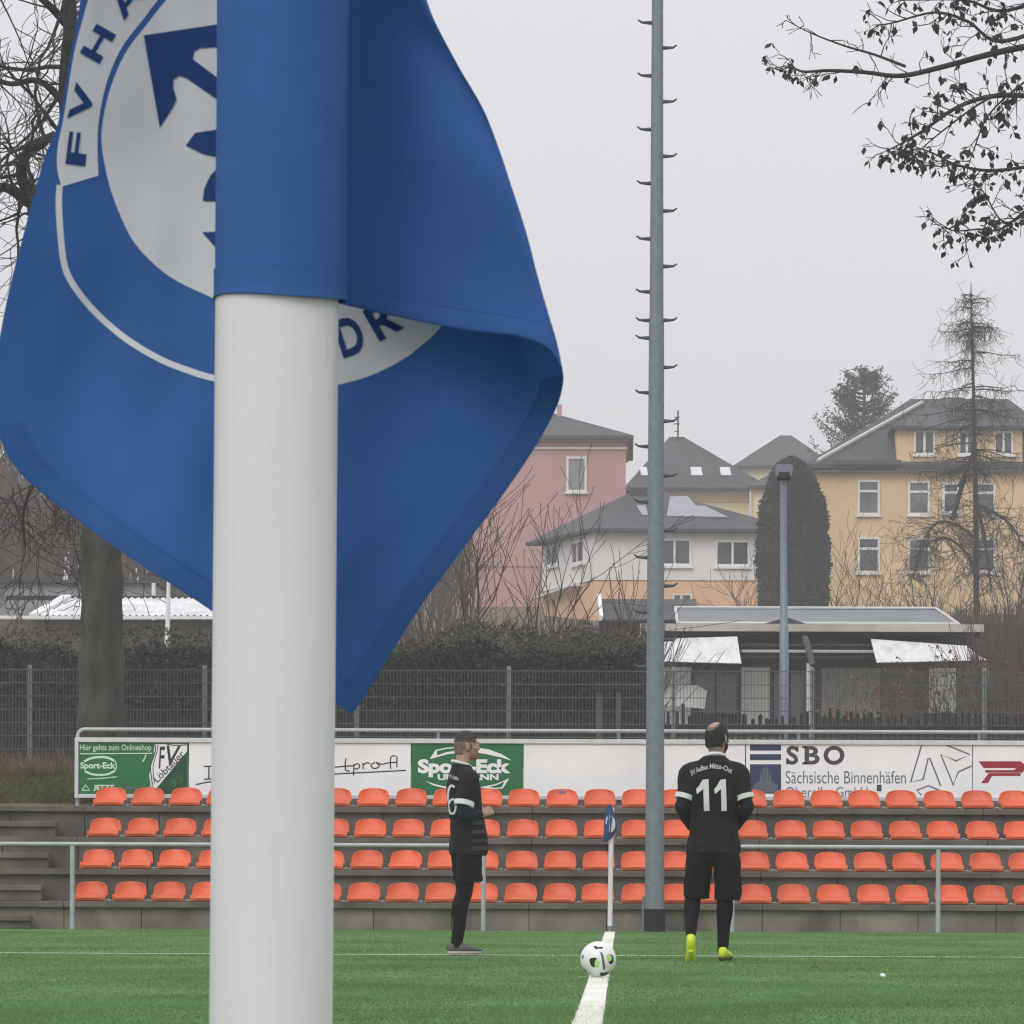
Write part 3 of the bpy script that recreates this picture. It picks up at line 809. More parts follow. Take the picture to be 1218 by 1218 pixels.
# white board leaning in front of the left part
bm = bmesh.new(); prism(bm, [P(783, 815, YH - 1.5), P(830, 815, YH - 1.5), P(841, 822, YH - 1.5), P(838, 843, YH - 1.5), P(783, 838, YH - 1.5)], (0, .05, 0))
o = obj('folded_sunshade', bm, HUTW); tag(o, 'pale folded sunshade sheet leaning at the left end of the garden hut', 'sunshade')

# small slate shed left of the hut
YSD = 128.0
def sx_(px): return P(px, 730, YSD).x
def sz_(py): return P(760, py, YSD).z
t = thing('shed', 'small shed with a grey slate roof and a white verge left of the garden hut', 'shed', (sx_(765), YSD, gz(sx_(765), YSD)))
obj('wall', box(sx_(712), sx_(830), YSD + .3, YSD + 3, gz(0, YSD) - .3, sz_(738)), HUTD, t)
bm = bmesh.new(); slab(bm, [(sx_(717), YSD, sz_(737)), (sx_(830), YSD, sz_(737)), (sx_(830), YSD + 3.2, sz_(712) + .18), (sx_(711), YSD + 3.2, sz_(712) + .18)], -.07); obj('roof', bm, ROOFG, t)
bm = bmesh.new(); slab(bm, [(sx_(713.5), YSD - .02, sz_(737.5)), (sx_(717.5), YSD - .02, sz_(737.5)), (sx_(714), YSD + 3.2, sz_(711) + .18), (sx_(709.5), YSD + 3.2, sz_(711) + .18)], .12); obj('verge', bm, WHITE, t)

# sheds on the left
YV = 130.0
def vx(px): return P(px, 720, YV).x
def vz(py): return P(120, py, YV).z
t = thing('open_shed', 'long low shed with a pale corrugated roof on the left behind the hedge', 'shed', (vx(140), YV, gz(vx(140), YV)))
obj('wall', box(vx(-10), vx(400), YV + .2, YV + 3, gz(0, YV) - .3, vz(737)), HUTB, t)
bm = bmesh.new(); nn = 240; x0, x1 = vx(66), vx(400)
a_, b_ = [], []
for th in (0, 1):
    a = []; b = []
    for i in range(nn):
        u = i / (nn - 1); x = x0 + (x1 - x0) * u; zo = .035 * math.sin(i * 1.15) - .02 * th
        a.append(bm.verts.new((x - .62, YV - .2, vz(733) + zo))); b.append(bm.verts.new((x, YV + 3.0, vz(710) + .15 + zo)))
    for i in range(nn - 1): bm.faces.new((a[i], a[i + 1], b[i + 1], b[i]))
obj('corrugated_roof', bm, ROOFM, t, False)
bm = bmesh.new(); slab(bm, [(vx(36), YV - .25, vz(733)), (vx(47), YV - .25, vz(733)), (vx(70), YV + 3.0, vz(709) + .16), (vx(58), YV + 3.0, vz(709) + .16)], .06); obj('verge', bm, ROOFM, t)
obj('gutter', box(vx(-10), vx(400), YV - .36, YV - .26, vz(737), vz(733.4)), WHITE, t)
bm = bmesh.new(); bx(bm, vx(-10), vx(400), YV + 3.0, YV + 3.1, vz(710.5) + .1, vz(708.5) + .18); obj('ridge_bar', bm, HUTD, t)
bm = bmesh.new(); tube(bm, [P(199, 757, YV - 1.5), P(200, 728, YV - 1.5), P(200.5, 688, YV - 1.5)], [.07, .06, .05], 8)
vb = P(199, 757, YV - 1.5); tube(bm, [(vb.x, vb.y, gz(vb.x, vb.y) - .2), vb], .07, 8)
o = obj('pale_pole', bm, WHITE, None, True); tag(o, 'thin pale pole in front of the corrugated shed roof on the left', 'pole')
YG = 150.0
def gx_(px): return P(px, 700, YG).x
t = thing('flat_roofed_building', 'low grey building with a flat roof behind the corrugated shed', 'building', (gx_(100), YG, gz(gx_(100), YG)))
obj('wall', box(gx_(-40), gx_(184), YG, YG + 6, gz(0, YG) - .5, P(100, 694, YG).z), mat('grey_wall', lin(142, 146, 148), .9, .12, .8), t)
obj('roof', box(gx_(-44), gx_(188), YG - .2, YG + 6.2, P(100, 693.8, YG).z, P(100, 690.5, YG).z), ROOFG, t)
bm = bmesh.new(); tube(bm, [(gx_(183.5), YG - .22, P(184, 694, YG).z), (gx_(183.5), YG - .12, gz(0, YG))], .07, 6); obj('downpipe', bm, WHITE, t)

# ------------------------------------------------------------------ houses on the hill
def win(par, Y, x0, y0, x1, y1, fw=3.0, mull=(), trans=(), glass=None, sill=True, off=0.0):
    """window on the plane Y; outer frame rectangle in picture units"""
    X = lambda p: P(p, (y0 + y1) / 2, Y).x
    Z = lambda p: P((x0 + x1) / 2, p, Y).z
    s = F / Y
    g = obj('window', box(X(x0 + fw * .8), X(x1 - fw * .8), Y - .03, Y + .04, Z(y1 - fw * .8), Z(y0 + fw * .8)), glass or GLASS, par)
    bm = bmesh.new()
    xa, xb, za, zb = X(x0), X(x1), Z(y1), Z(y0); f = fw / s
    bx(bm, xa, xa + f, Y - .09, Y + .02, za, zb); bx(bm, xb - f, xb, Y - .09, Y + .02, za, zb)
    bx(bm, xa + f + .002, xb - f - .002, Y - .085, Y + .02, zb - f, zb); bx(bm, xa + f + .002, xb - f - .002, Y - .085, Y + .02, za, za + f)
    for m_ in mull:
        x = xa + (xb - xa) * m_; bx(bm, x - .06, x + .06, Y - .07, Y + .0, za + f, zb - f)
    for m_ in trans:
        z = za + (zb - za) * m_; bx(bm, xa + f, xb - f, Y - .066, Y + .0, z - .06, z + .06)
    obj('frame', bm, TRIM, g)
    if sill:
        obj('sill', box(xa - .08, xb + .08, Y - .16, Y + .01, za - .10, za - .003), TRIM, g)
    return g
def hip(par, x0, x1, y0, y1, z, rx0, rx1, ry, rz, m, th=0.18, name='roof'):
    bm = bmesh.new()
    e = [(x0, y0, z), (x1, y0, z), (x1, y1, z), (x0, y1, z)]
    lo = [bm.verts.new((a, b, c - th)) for a, b, c in e]; hi = [bm.verts.new(p) for p in e]
    r = [bm.verts.new((rx0, ry, rz)), bm.verts.new((rx1, ry, rz))] if rx1 - rx0 > .01 else [bm.verts.new((rx0, ry, rz))]
    bm.faces.new(lo[::-1])
    for i in range(4): bm.faces.new((lo[i], lo[(i + 1) % 4], hi[(i + 1) % 4], hi[i]))
    if len(r) == 2:
        bm.faces.new((hi[0], hi[1], r[1], r[0])); bm.faces.new((hi[1], hi[2], r[1])); bm.faces.new((hi[2], hi[3], r[0], r[1])); bm.faces.new((hi[3], hi[0], r[0]))
    else:
        for i in range(4): bm.faces.new((hi[i], hi[(i + 1) % 4], r[0]))
    return obj(name, bm, m, par)
def px2(Y): return (lambda p, q=650: P(p, q, Y).x), (lambda q, p=800: P(p, q, Y).z)

# pink house
Y = 255.0; X, Z = px2(Y); g0 = gz(X(650), Y) - 1
t = thing('pink_house', 'pink plastered house with a grey hipped roof, farthest left of the hillside houses', 'house', (X(640), Y, g0))
obj('wall', box(X(500), X(744), Y, Y + 12, g0, Z(526, 690)), PINK, t)
obj('cornice', box(X(499), X(745.5), Y - .12, Y - .003, Z(534.5, 690), Z(531.8, 690)), TRIM, t)
obj('string_course', box(X(501), X(743), Y - .06, Y - .003, Z(674, 690), Z(672, 690)), PINK, t)
obj('eaves', box(X(497), X(747.5), Y - .35, Y + 12.3, Z(526, 690) + .002, Z(519.5, 690) - .003), mat('eaves_grey', lin(150, 132, 126), .9, .1, 1), t)
hip(t, X(491), X(753), Y - .7, Y + 12.7, Z(519, 690), X(585), X(655), Y + 6, Z(486, 690) + .35, ROOFG)
win(t, Y, 673.5, 543, 698, 585.5, 2.8, (), (), CURT)
obj('chimney', box(X(660), X(666), Y + 5, Y + 6, Z(500, 690), Z(470, 690)), PINK, t)

# grey roofed cream house with skylights
Y = 272.0; X, Z = px2(Y); g0 = gz(X(830), Y) - 1
t = thing('cream_house', 'cream house under a broad dark roof with three skylights and an aerial', 'house', (X(825), Y, g0))
obj('wall', box(X(752), X(943), Y, Y + 11, g0, Z(584)), CREAM, t)
rf = hip(t, X(742), X(916), Y - .8, Y + 11.8, Z(581), X(797), X(814), Y + 5.5, Z(519) + .5, ROOFG)
obj('wall', box(X(893), X(950), Y - 1.2, Y + 6, g0, Z(580)), CREAM, t)
hip(t, X(889), X(955), Y - 1.6, Y + 6.4, Z(580), X(915), X(930), Y + 2.5, Z(560), ROOFG)
def onroof(x0, x1, y0, y1, m, nm, par, A, B, off=.06):
    """quad on the sloping front plane through heights A=(Y,z) and B=(Y,z)"""
    def pt(px, py):
        d = ray(px, py); nrm = Vector((0, -(B[1] - A[1]), B[0] - A[0])).normalized()
        p0 = Vector((0, A[0], A[1])); k = (p0 - CAM).dot(nrm) / d.dot(nrm)
        return CAM + d * k, nrm
    q = [pt(*c) for c in ((x0[0], y1), (x1[0], y1), (x1[1], y0), (x0[1], y0))]
    bm = bmesh.new(); prism(bm, [p + n * off for p, n in q], -q[0][1] * (off + .02))
    return obj(nm, bm, m, par)
A_, B_ = (Y - .8, Z(581)), (Y + 5.5, Z(519) + .5)
for x0, x1 in ((761, 770), (821, 835), (856, 869)):
    onroof((x0 + 1.5, x0), (x1 + 1, x1 - 1), 556.5, 566, SKYL, 'skylight', rf, A_, B_)
obj('eaves_band', box(X(752), X(905), Y - .3, Y - .003, Z(587), Z(583)), TRIM, t)
obj('string_course', box(X(820), X(890), Y - .08, Y - .003, Z(597), Z(595)), YEL, t)
obj('downpipe', tubeb([(X(892), Y - 1.3, Z(583)), (X(892), Y - 1.3, g0)], .09, 6), ALU, t)
bm = bmesh.new(); tube(bm, [(X(807), Y + 5, Z(522)), (X(807), Y + 5, Z(478))], .05, 6)
for q, a in ((486, 5), (494, 6), (503, 4)): tube(bm, [(X(807 - a), Y + 5.06, Z(q)), (X(807 + a * .4), Y + 5.06, Z(q))], .03, 5)
obj('aerial', bm, HUTD, t)

# far gable
Y = 330.0; X, Z = px2(Y); g0 = gz(X(920), Y) - 1
t = thing('far_house', 'distant house showing only its hazy grey gabled roof between two roofs', 'house', (X(925), Y, g0))
obj('wall', box(X(880), X(985), Y, Y + 10, g0, Z(556)), CREAM, t)
hip(t, X(872), X(992), Y - .6, Y + 10.6, Z(554), X(930), X(944), Y + 5, Z(518) + .5, ROOFG)

# white bungalow, turned a little
Y = 225.0
t = thing('white_house', 'low white house with an orange plinth, grey roof and solar panels', 'house', P(780, 745, Y))
c0 = P(706, 690, Y); X, Z = px2(Y)
th = R(14)
u = Vector((math.cos(th * .35), math.sin(th * .35) * .3, 0)).normalized()
lw = X(928) - X(706)
dside = Vector((X(641) - X(706), 9.0, 0)); dl = dside.length; s_ = dside.normalized()
fr = [c0, c0 + u * lw, c0 + u * lw + s_ * dl, c0 + s_ * dl]
def quadprism(pts, z0, z1):
    bm = bmesh.new(); prism(bm, [(p.x, p.y, z0) for p in pts], (0, 0, z1 - z0)); return bm
zt1, zm, zb1 = Z(626), Z(690), gz(c0.x, Y) - 2
obj('wall', quadprism(fr, zm + .003, zt1), WPL, t)
ins = [c0 + s_ * .06 + u * .06, fr[1] - u * .06 + s_ * .06, fr[2] - u * .06 - s_ * .06, fr[3] + u * .06 - s_ * .06]
obj('plinth', quadprism(ins, zb1, zm), ORPL, t)
# roof
oh = .65
er = [c0 - u * .1 - s_ * oh, fr[1] + u * oh - s_ * oh, fr[2] + u * oh + s_ * oh, fr[3] - u * (oh + .1) + s_ * .3]
er[0] = c0 - u * oh * .5 - s_ * oh
zE = Z(629.5); zR = Z(586) + .35
mid = (fr[0] + fr[1] + fr[2] + fr[3]) / 4
r0 = mid - u * 1.5; r1 = mid + u * 0.3
bm = bmesh.new()
lo = [bm.verts.new((p.x, p.y, zE - .16)) for p in er]; hi = [bm.verts.new((p.x, p.y, zE)) for p in er]
ra, rb = bm.verts.new((r0.x, r0.y, zR)), bm.verts.new((r1.x, r1.y, zR))
bm.faces.new(lo[::-1])
for i in range(4): bm.faces.new((lo[i], lo[(i + 1) % 4], hi[(i + 1) % 4], hi[i]))
bm.faces.new((hi[0], hi[1], rb, ra)); bm.faces.new((hi[1], hi[2], rb)); bm.faces.new((hi[2], hi[3], ra, rb)); bm.faces.new((hi[3], hi[0], ra))
rf = obj('roof', bm, ROOFG, t)
def onplane(pts, m, nm, par, a, b, c, off=.07):
    nrm = (Vector(b) - Vector(a)).cross(Vector(c) - Vector(a)).normalized()
    if nrm.z < 0: nrm = -nrm
    q = []
    for x, y in pts:
        d = ray(x, y); k = (Vector(a) - CAM).dot(nrm) / d.dot(nrm); q.append(CAM + d * k + nrm * off)
    bm = bmesh.new(); prism(bm, q, -nrm * (off + .02)); return obj(nm, bm, m, par)
A3 = (hi_ := [(p.x, p.y, zE) for p in er])[0]; B3 = hi_[1]; C3 = (r1.x, r1.y, zR)
onplane([(757, 603), (767, 602), (772, 614), (764, 614)], SOLAR, 'solar_panel', rf, A3, B3, C3)
onplane([(797, 592), (818, 591.5), (828, 603), (838, 603), (866, 616.5), (793, 615)], SOLAR, 'solar_panel', rf, A3, B3, C3)
ch = mid - u * 1.0
obj('chimney', box(ch.x - .42, ch.x + .42, ch.y - .4, ch.y + .4, Z(596), Z(572)), HUTD, t)
# windows of the front, built on the wall plane through c0 along u
def wwin(px0, py0, px1, py1, a, dirv, nrm, mull):
    def hit(px, py):
        d = ray(px, py); k = (a - CAM).dot(nrm) / d.dot(nrm); return CAM + d * k
    p00, p11 = hit(px0, py1), hit(px1, py0)
    s0 = (p00 - a).dot(dirv); s1 = (p11 - a).dot(dirv); z0, z1 = min(p00.z, p11.z), max(p00.z, p11.z)
    if s0 > s1: s0, s1 = s1, s0
    def bar(bm, sa, sb, za, zb, d0, d1):
        prism(bm, [a * 1 + dirv * sa + nrm * d0 + Vector((0, 0, za - a.z)), a + dirv * sb + nrm * d0 + Vector((0, 0, za - a.z)), a + dirv * sb + nrm * d0 + Vector((0, 0, zb - a.z)), a + dirv * sa + nrm * d0 + Vector((0, 0, zb - a.z))], nrm * (d1 - d0))
    f = .11
    bm = bmesh.new(); bar(bm, s0 + f * .8, s1 - f * .8, z0 + f * .8, z1 - f * .8, -.02, .02); g = obj('window', bm, GLASS, t)
    bm = bmesh.new(); bar(bm, s0, s0 + f, z0, z1, -.02, .07); bar(bm, s1 - f, s1, z0, z1, -.02, .07); bar(bm, s0 + f + .002, s1 - f - .002, z1 - f, z1, -.02, .066); bar(bm, s0 + f + .002, s1 - f - .002, z0, z0 + f, -.02, .066)
    for m_ in mull: c = s0 + (s1 - s0) * m_; bar(bm, c - .05, c + .05, z0 + f, z1 - f, -.02, .06)
    obj('frame', bm, WHITE, g)
    bm = bmesh.new(); bar(bm, s0 - .08, s1 + .08, z0 - .12, z0 - .003, -.01, .14); obj('sill', bm, WHITE, g)
nF = Vector((u.y, -u.x, 0)).normalized(); nS = Vector((s_.y, -s_.x, 0)).normalized()
if nS.dot(CAM - c0) < 0: nS = -nS
if nF.dot(CAM - c0) < 0: nF = -nF
wwin(782, 640.5, 822.5, 673, c0, u, nF, (.5,)); wwin(850.5, 642.5, 892, 673.5, c0, u, nF, (.5,))
wwin(650.5, 646.5, 664.5, 675, c0, s_, nS, (.55,)); wwin(680.5, 641, 695.5, 672.5, c0, s_, nS, (.55,))
bm = bmesh.new(); q0, q1 = c0 + s_ * 2.2, c0 + s_ * (dl * .98)
prism(bm, [q0 + Vector((0, 0, Z(694) - q0.z)), q1 + Vector((0, 0, Z(699.5) - q1.z)), q1 + Vector((0, 0, Z(697.5) - q1.z)), q0 + Vector((0, 0, Z(692) - q0.z))], nS * .5); obj('canopy_edge', bm, WHITE, t)
win(t, c0.y - .02, 800, 706, 823, 722, 2.2, (.45,), (), None, False)

# yellow house
Y = 238.0; X, Z = px2(Y); g0 = gz(X(1080), Y) - 1.5
t = thing('yellow_house', 'tall yellow house with white framed windows and a grey roof, farthest right', 'house', (X(1090), Y, g0))
obj('wall', box(X(957), X(1300), Y, Y + 12, g0, Z(560, 1080)), YEL, t)
obj('wall', box(X(1066), X(1215), Y - .25, Y + 9, Z(562, 1080), Z(508, 1080)), YEL, t)
obj('eaves', box(X(953), X(1304), Y - .45, Y - .26, Z(563, 1080), Z(560.2, 1080)), mat('eaves_dark', lin(84, 80, 78), .9, .1, 2), t)
obj('gutter', box(X(990), X(1071), Y - .75, Y - .455, Z(554, 1080), Z(548.5, 1080)), mat('gutter_brown', lin(82, 72, 72), .8, .1, 2), t)
bm = bmesh.new()
def v3(px, py, dy): p = P(px, py, Y); return Vector((p.x, Y + dy, p.z))
a, b, c, d = v3(957, 553, -.5), v3(1304, 553, -.5), Vector((X(1210), Y + 6, Z(474, 1080) + .6)), Vector((X(1092), Y + 6, Z(474, 1080) + .6))
e, f2 = Vector((a.x, Y + 12.5, a.z)), Vector((b.x, Y + 12.5, b.z))
lo = [Vector((p.x, p.y, p.z - .2)) for p in (a, b, f2, e)]
V_ = [bm.verts.new(p) for p in (a, b, f2, e, d, c)] + [bm.verts.new(p) for p in lo]
for q in ((0, 1, 5, 4), (1, 2, 5), (2, 3, 4, 5), (3, 0, 4), (6, 7, 1, 0), (7, 8, 2, 1), (8, 9, 3, 2), (9, 6, 0, 3), (9, 8, 7, 6)): bm.faces.new([V_[i] for i in q])
rf = obj('roof', bm, ROOFG, t)
hip(t, X(1058), X(1223), Y - .7, Y + 9.4, Z(508, 1080), X(1128), X(1150), Y + 4, Z(471, 1080) + .35, ROOFG, .15, 'dormer_roof')
# bright verge on the left hip line
for pa, pb in (((975, 546), (1106, 478)),):
    bm = bmesh.new()
    A0 = v3(972, 549, -.7); B0 = Vector((X(1104), Y + 5.2, Z(478, 1080) + .52))
    tube(bm, [A0, B0], .10, 6); obj('verge', bm, RIM, rf)
for x0, y0, x1, y1 in ((1020, 571, 1046.5, 612.5), (1080, 572, 1106, 612.5), (1121, 574, 1141, 611), (1020, 639, 1046.5, 681.5), (1080, 640, 1106, 681.5), (1160, 574, 1184, 612), (1160, 640, 1184, 681)):
    win(t, Y, x0, y0, x1, y1, 2.6, (), (.68,), GLASS2 if (x0 + int(y0)) % 3 else GLASS)
for x0, y0, x1, y1 in ((1087, 512, 1112, 541), (1140, 513, 1160, 541), (1182, 513, 1205, 541)):
    win(t, Y - .25, x0, y0, x1, y1, 2.2, (.5,), (), GLASS)

# ------------------------------------------------------------------ vegetation
# left tree
YT = 67.5
rnd = random.Random(21)
tb = P(122, 868, YT); gx0 = gz(tb.x, YT)
t = thing('bare_tree', 'bare leafless tree with a thick grey trunk behind the advertising board on the left', 'tree', (tb.x, YT, gx0))
sk = Skel()
tp = [P(122, 868, YT), P(121, 800, YT), P(121, 740, YT), P(122, 690, YT), P(120, 640, YT), P(117, 560, YT), P(113, 460, YT), P(108, 360, YT), P(98, 260, YT)]
tp[0].z = gx0 - .4
rr = [.43, .325, .305, .295, .275, .27, .26, .24, .20]
bm = bmesh.new(); q = crom([tuple(p) + (r,) for p, r in zip(tp, rr)], 4)
tube(bm, [Vector(p[:3]) for p in q], [float(p[3]) * (1 + .05 * math.sin(i * 1.7)) for i, p in enumerate(q)], 22)
for v in bm.verts: 
    k = .03 * noise.noise(v.co * 2.2) + .012 * noise.noise(v.co * 9); c = Vector((tb.x, YT, v.co.z)); dd = (v.co - c); v.co += dd.normalized() * k
obj('trunk', bm, BARK, t, True)
lim = [([(98, 262), (84, 190), (80, 110), (88, 40), (80, -60), (60, -170)], .17, .07), ([(108, 380), (70, 300), (34, 235), (24, 205), (40, 182), (70, 165)], .13, .06),
       ([(34, 240), (10, 228), (-30, 232), (-90, 200)], .09, .04), ([(98, 262), (130, 180), (170, 80), (180, -60)], .15, .06), ([(83, 130), (50, 100), (10, 105), (-50, 60)], .06, .025),
       ([(88, 40), (60, 10), (20, -20), (-40, -40)], .07, .03), ([(112, 450), (80, 520), (50, 570), (30, 610), (26, 650)], .05, .015), ([(80, 520), (86, 580), (80, 640)], .03, .01), ([(108, 400), (40, 480), (-30, 520), (-80, 600)], .07, .02)]
for pts, a, b in lim:
    p3 = []
    for i, p in enumerate(pts):
        v = P(p[0], p[1], YT); v.y += .5 * math.sin(i * 1.3 + a * 40) * (i > 0); p3.append(tuple(v))
    q = [Vector(x) for x in crom(p3, 5)]
    sk.line(q, a, b)
    for i in range(2, len(q)):
        if rnd.random() < .85:
            dr = Vector((rnd.gauss(0, 1), rnd.gauss(0, .7), rnd.gauss(.15 if a > .04 and pts[0][1] < 440 else -.9, .7)))
            grow(sk, q[i], dr, rnd.uniform(.7, 1.5), b * .55, 2, rnd, .42, .0, .9, 2, .66, 5, None, .0055)
for _ in range(26):   # hanging twigs low on the left
    p = P(rnd.uniform(-30, 108), rnd.uniform(560, 600), YT + rnd.uniform(-1, 1))
    grow(sk, p, (rnd.gauss(0, .7), rnd.gauss(0, .4), -1), rnd.uniform(.4, 1.1), .012, 1, rnd, .4, -.05, .8, 2, .6, 5, None, .005)
obj('crown', sk.mesh('crown'), TWIG, t)

# right tree with withered leaves, trunk outside the picture
YR = 64.5
t0 = P(1400, 868, YR)
t = thing('leaf_hung_tree', 'tree reaching in from the right with bare twigs and dark withered hanging leaves', 'tree', (t0.x, YR, gz(t0.x, YR)))
bm = bmesh.new()
q = crom([tuple(P(x, y, YR)) + (r,) for x, y, r in ((1400, 900, .26), (1398, 760, .23), (1392, 560, .20), (1385, 380, .18), (1380, 200, .15), (1372, 40, .12), (1366, -120, .09))], 4)
tube(bm, [Vector(p[:3]) for p in q], [float(p[3]) for p in q], 16)
obj('trunk', bm, BARK, t, True)
sk = Skel(); lv = []
rnd = random.Random(4)
bough = [([(1384, 20), (1290, 48), (1195, 62), (1130, 74), (1075, 85), (1030, 85), (985, 88), (955, 90), (940, 80), (928, 80)], .055, .007, .35),
         ([(1075, 84), (1040, 66), (1005, 50), (965, 34), (935, 24)], .022, .006, .1),
         ([(1384, 90), (1290, 112), (1194, 112), (1140, 130), (1096, 160), (1070, 172), (1050, 178)], .05, .006, 1.0),
         ([(1194, 112), (1160, 130), (1110, 165), (1080, 190)], .02, .006, 1.3), ([(1384, 150), (1290, 180), (1194, 198), (1140, 196), (1108, 186), (1085, 178)], .035, .006, 1.0),
         ([(1384, 20), (1300, 10), (1194, 48), (1150, 30), (1110, 20), (1060, 28), (1040, 25)], .04, .006, 1.0), ([(1300, 220), (1240, 235), (1194, 268), (1165, 272), (1135, 278), (1115, 272)], .022, .006, 1.2),
         ([(1380, 190), (1290, 210), (1230, 245), (1195, 264), (1170, 235), (1164, 228)], .03, .006, .8), ([(1384, -40), (1290, -20), (1200, 8), (1150, -5), (1080, 0)], .045, .008, 1.2), ([(1290, 60), (1230, 90), (1180, 130), (1160, 175), (1150, 205)], .02, .006, 1.4)]
for pts, a, b, ld in bough:
    p3 = []
    for i, p in enumerate(pts):
        v = P(p[0], p[1], YR); v.y += .35 * math.sin(i * 1.1 + len(pts)); p3.append(tuple(v))
    q = [Vector(x) for x in crom(p3, 5)]
    sk.line(q, a, b)
    for i in range(3, len(q)):
        u_ = i / len(q)
        pxl = q[i].x
        if rnd.random() < (.75 if ld > .5 else .6):
            tips = []
            dr = Vector((rnd.gauss(-.6, .8), rnd.gauss(0, .6), rnd.gauss(-.05, .7)))
            grow(sk, q[i], dr, rnd.uniform(.25, .56) * (1 - .45 * u_), .009, 1, rnd, .38, .0, .8, 2, .62, 4, tips, .005)
            for tp_ in tips:
                if rnd.random() < ld * .52: lv += [tp_ + Vector((rnd.gauss(0, .012), rnd.gauss(0, .012), 0)) for _ in range(rnd.choice((1, 1, 2)))]
        for _ in range(3):
            if rnd.random() < ld * .36 and i > 7:
                s = q[i] + Vector((rnd.gauss(0, .06), rnd.gauss(0, .1), -rnd.uniform(.02, .10)))
                sk.seg(q[i], s, .004, .003); lv.append(s)
obj('crown', sk.mesh('crown', 4), TWIG, t)
rng = np.random.default_rng(11)
lp = np.array([tuple(p) for p in lv])
lp = np.concatenate([lp, lp + rng.normal(0, .012, lp.shape)])
obj('withered_leaf', leaves('withered_leaf', lp, .118, rng, 1.7, .6), DEADLEAF, t)['kind'] = 'stuff'

# hedges: clipped masses of small leaves
def hedge(name, label, px0, px1, ytop, ybot, Y, dep, nleaf, size, m, seed, rough=.25, cat='hedge', inner=True, twigs=0):
    rng = np.random.default_rng(seed)
    x0, x1 = P(px0, 800, Y).x, P(px1, 800, Y).x
    zt = P((px0 + px1) / 2, ytop, Y).z
    zb = gz((x0 + x1) / 2, Y) - .2
    t = thing(name, label, cat, ((x0 + x1) / 2, Y, zb + .2))
    x = rng.uniform(x0, x1, nleaf)
    top = np.array([zt + rough * (noise.noise(Vector((a * .55, seed, 0))) + .5 * noise.noise(Vector((a * 1.7, seed, 3)))) for a in x])
    z = zb + (top - zb) * rng.random(nleaf) ** .6
    y = Y + dep * rng.random(nleaf) ** 1.6 + np.array([.25 * noise.noise(Vector((a * .9, b * .9, seed))) for a, b in zip(x, z)])
    obj('foliage', leaves('foliage', np.stack([x, y, z], 1), size, rng, .2, .6), m, t)['kind'] = 'stuff'
    if inner:
        bm = bmesh.new(); bx(bm, x0 + .1, x1 - .1, Y + .35, Y + dep, zb, zt - .35, .15); obj('branch_core', bm, HEDGE, t)
    return t
hedge('hedge', 'dark evergreen hedge behind the wire fence on the left, in front of the corrugated shed', -40, 420, 768, 860, 88, 1.6, 26000, .10, HEDGE, 2, .3)
hedge('hedge', 'dark evergreen hedge behind the wire fence left of the mast', 425, 768, 772, 860, 88, 1.6, 24000, .10, HEDGE, 5, .3)
hedge('shrubbery', 'olive brown shrubbery rising behind the dark hedge left of the mast', 440, 775, 748, 800, 94, 2.5, 15000, .09, HEDGEB, 6, .55, 'shrubs', False)
hedge('shrubbery', 'olive brown shrubbery rising behind the dark hedge on the far left', -40, 400, 745, 800, 94, 2.0, 12000, .09, HEDGEB, 9, .3, 'shrubs', False)

# bare shrubs
def shrub(label, px, pyb, Y, hts, n, seed, m=TWIGB, sp=.35, name='bare_shrub', lev=2):
    rnd = random.Random(seed); b = P(px, pyb, Y); z = gz(b.x, Y)
    t = thing(name, label, 'shrub', (b.x, Y, z), 'bare shrubs behind the hedge')
    sk = Skel()
    for _ in range(n):
        p = Vector((b.x + rnd.gauss(0, .12), Y + rnd.gauss(0, .2), min(z, b.z) - .1))
        h = rnd.uniform(*hts) + (b.z - p.z)
        grow(sk, p, (rnd.gauss(0, sp), rnd.gauss(0, sp), 1), h, rnd.uniform(.022, .042), lev, rnd, .16, .12, .75, 2, .5, 7, None, .007)
    obj('stems', sk.mesh('stems', 5), m, t)
    return t
shrub('many stemmed bare shrub in front of the pink house, right under the flag edge', 575, 745, 100, (.95, 1.65), 4, 3, TWIG, .3)
shrub('forked bare shrub between the flag tip and the white house', 618, 745, 102, (.65, 1.1), 2, 7, TWIG, .22)
shrub('bare shrub partly hidden by the right lower edge of the flag', 520, 745, 104, (.6, 1.1), 6, 12)
shrub('low bare shrub in front of the orange plinth of the white house', 668, 748, 108, (.35, .7), 7, 17, TWIGB, .35, 'bare_shrub', 1)
shrub('low twiggy shrub beside the small slate shed', 735, 750, 108, (.25, .5), 7, 19, TWIGB, .35, 'bare_shrub', 1)
shrub('thin bare shrub in front of the yellow house wall', 1003, 735, 160, (.7, 1.2), 6, 23)
shrub('thin bare shrub near the base of the dark cypress', 905, 730, 160, (.3, .6), 8, 24)
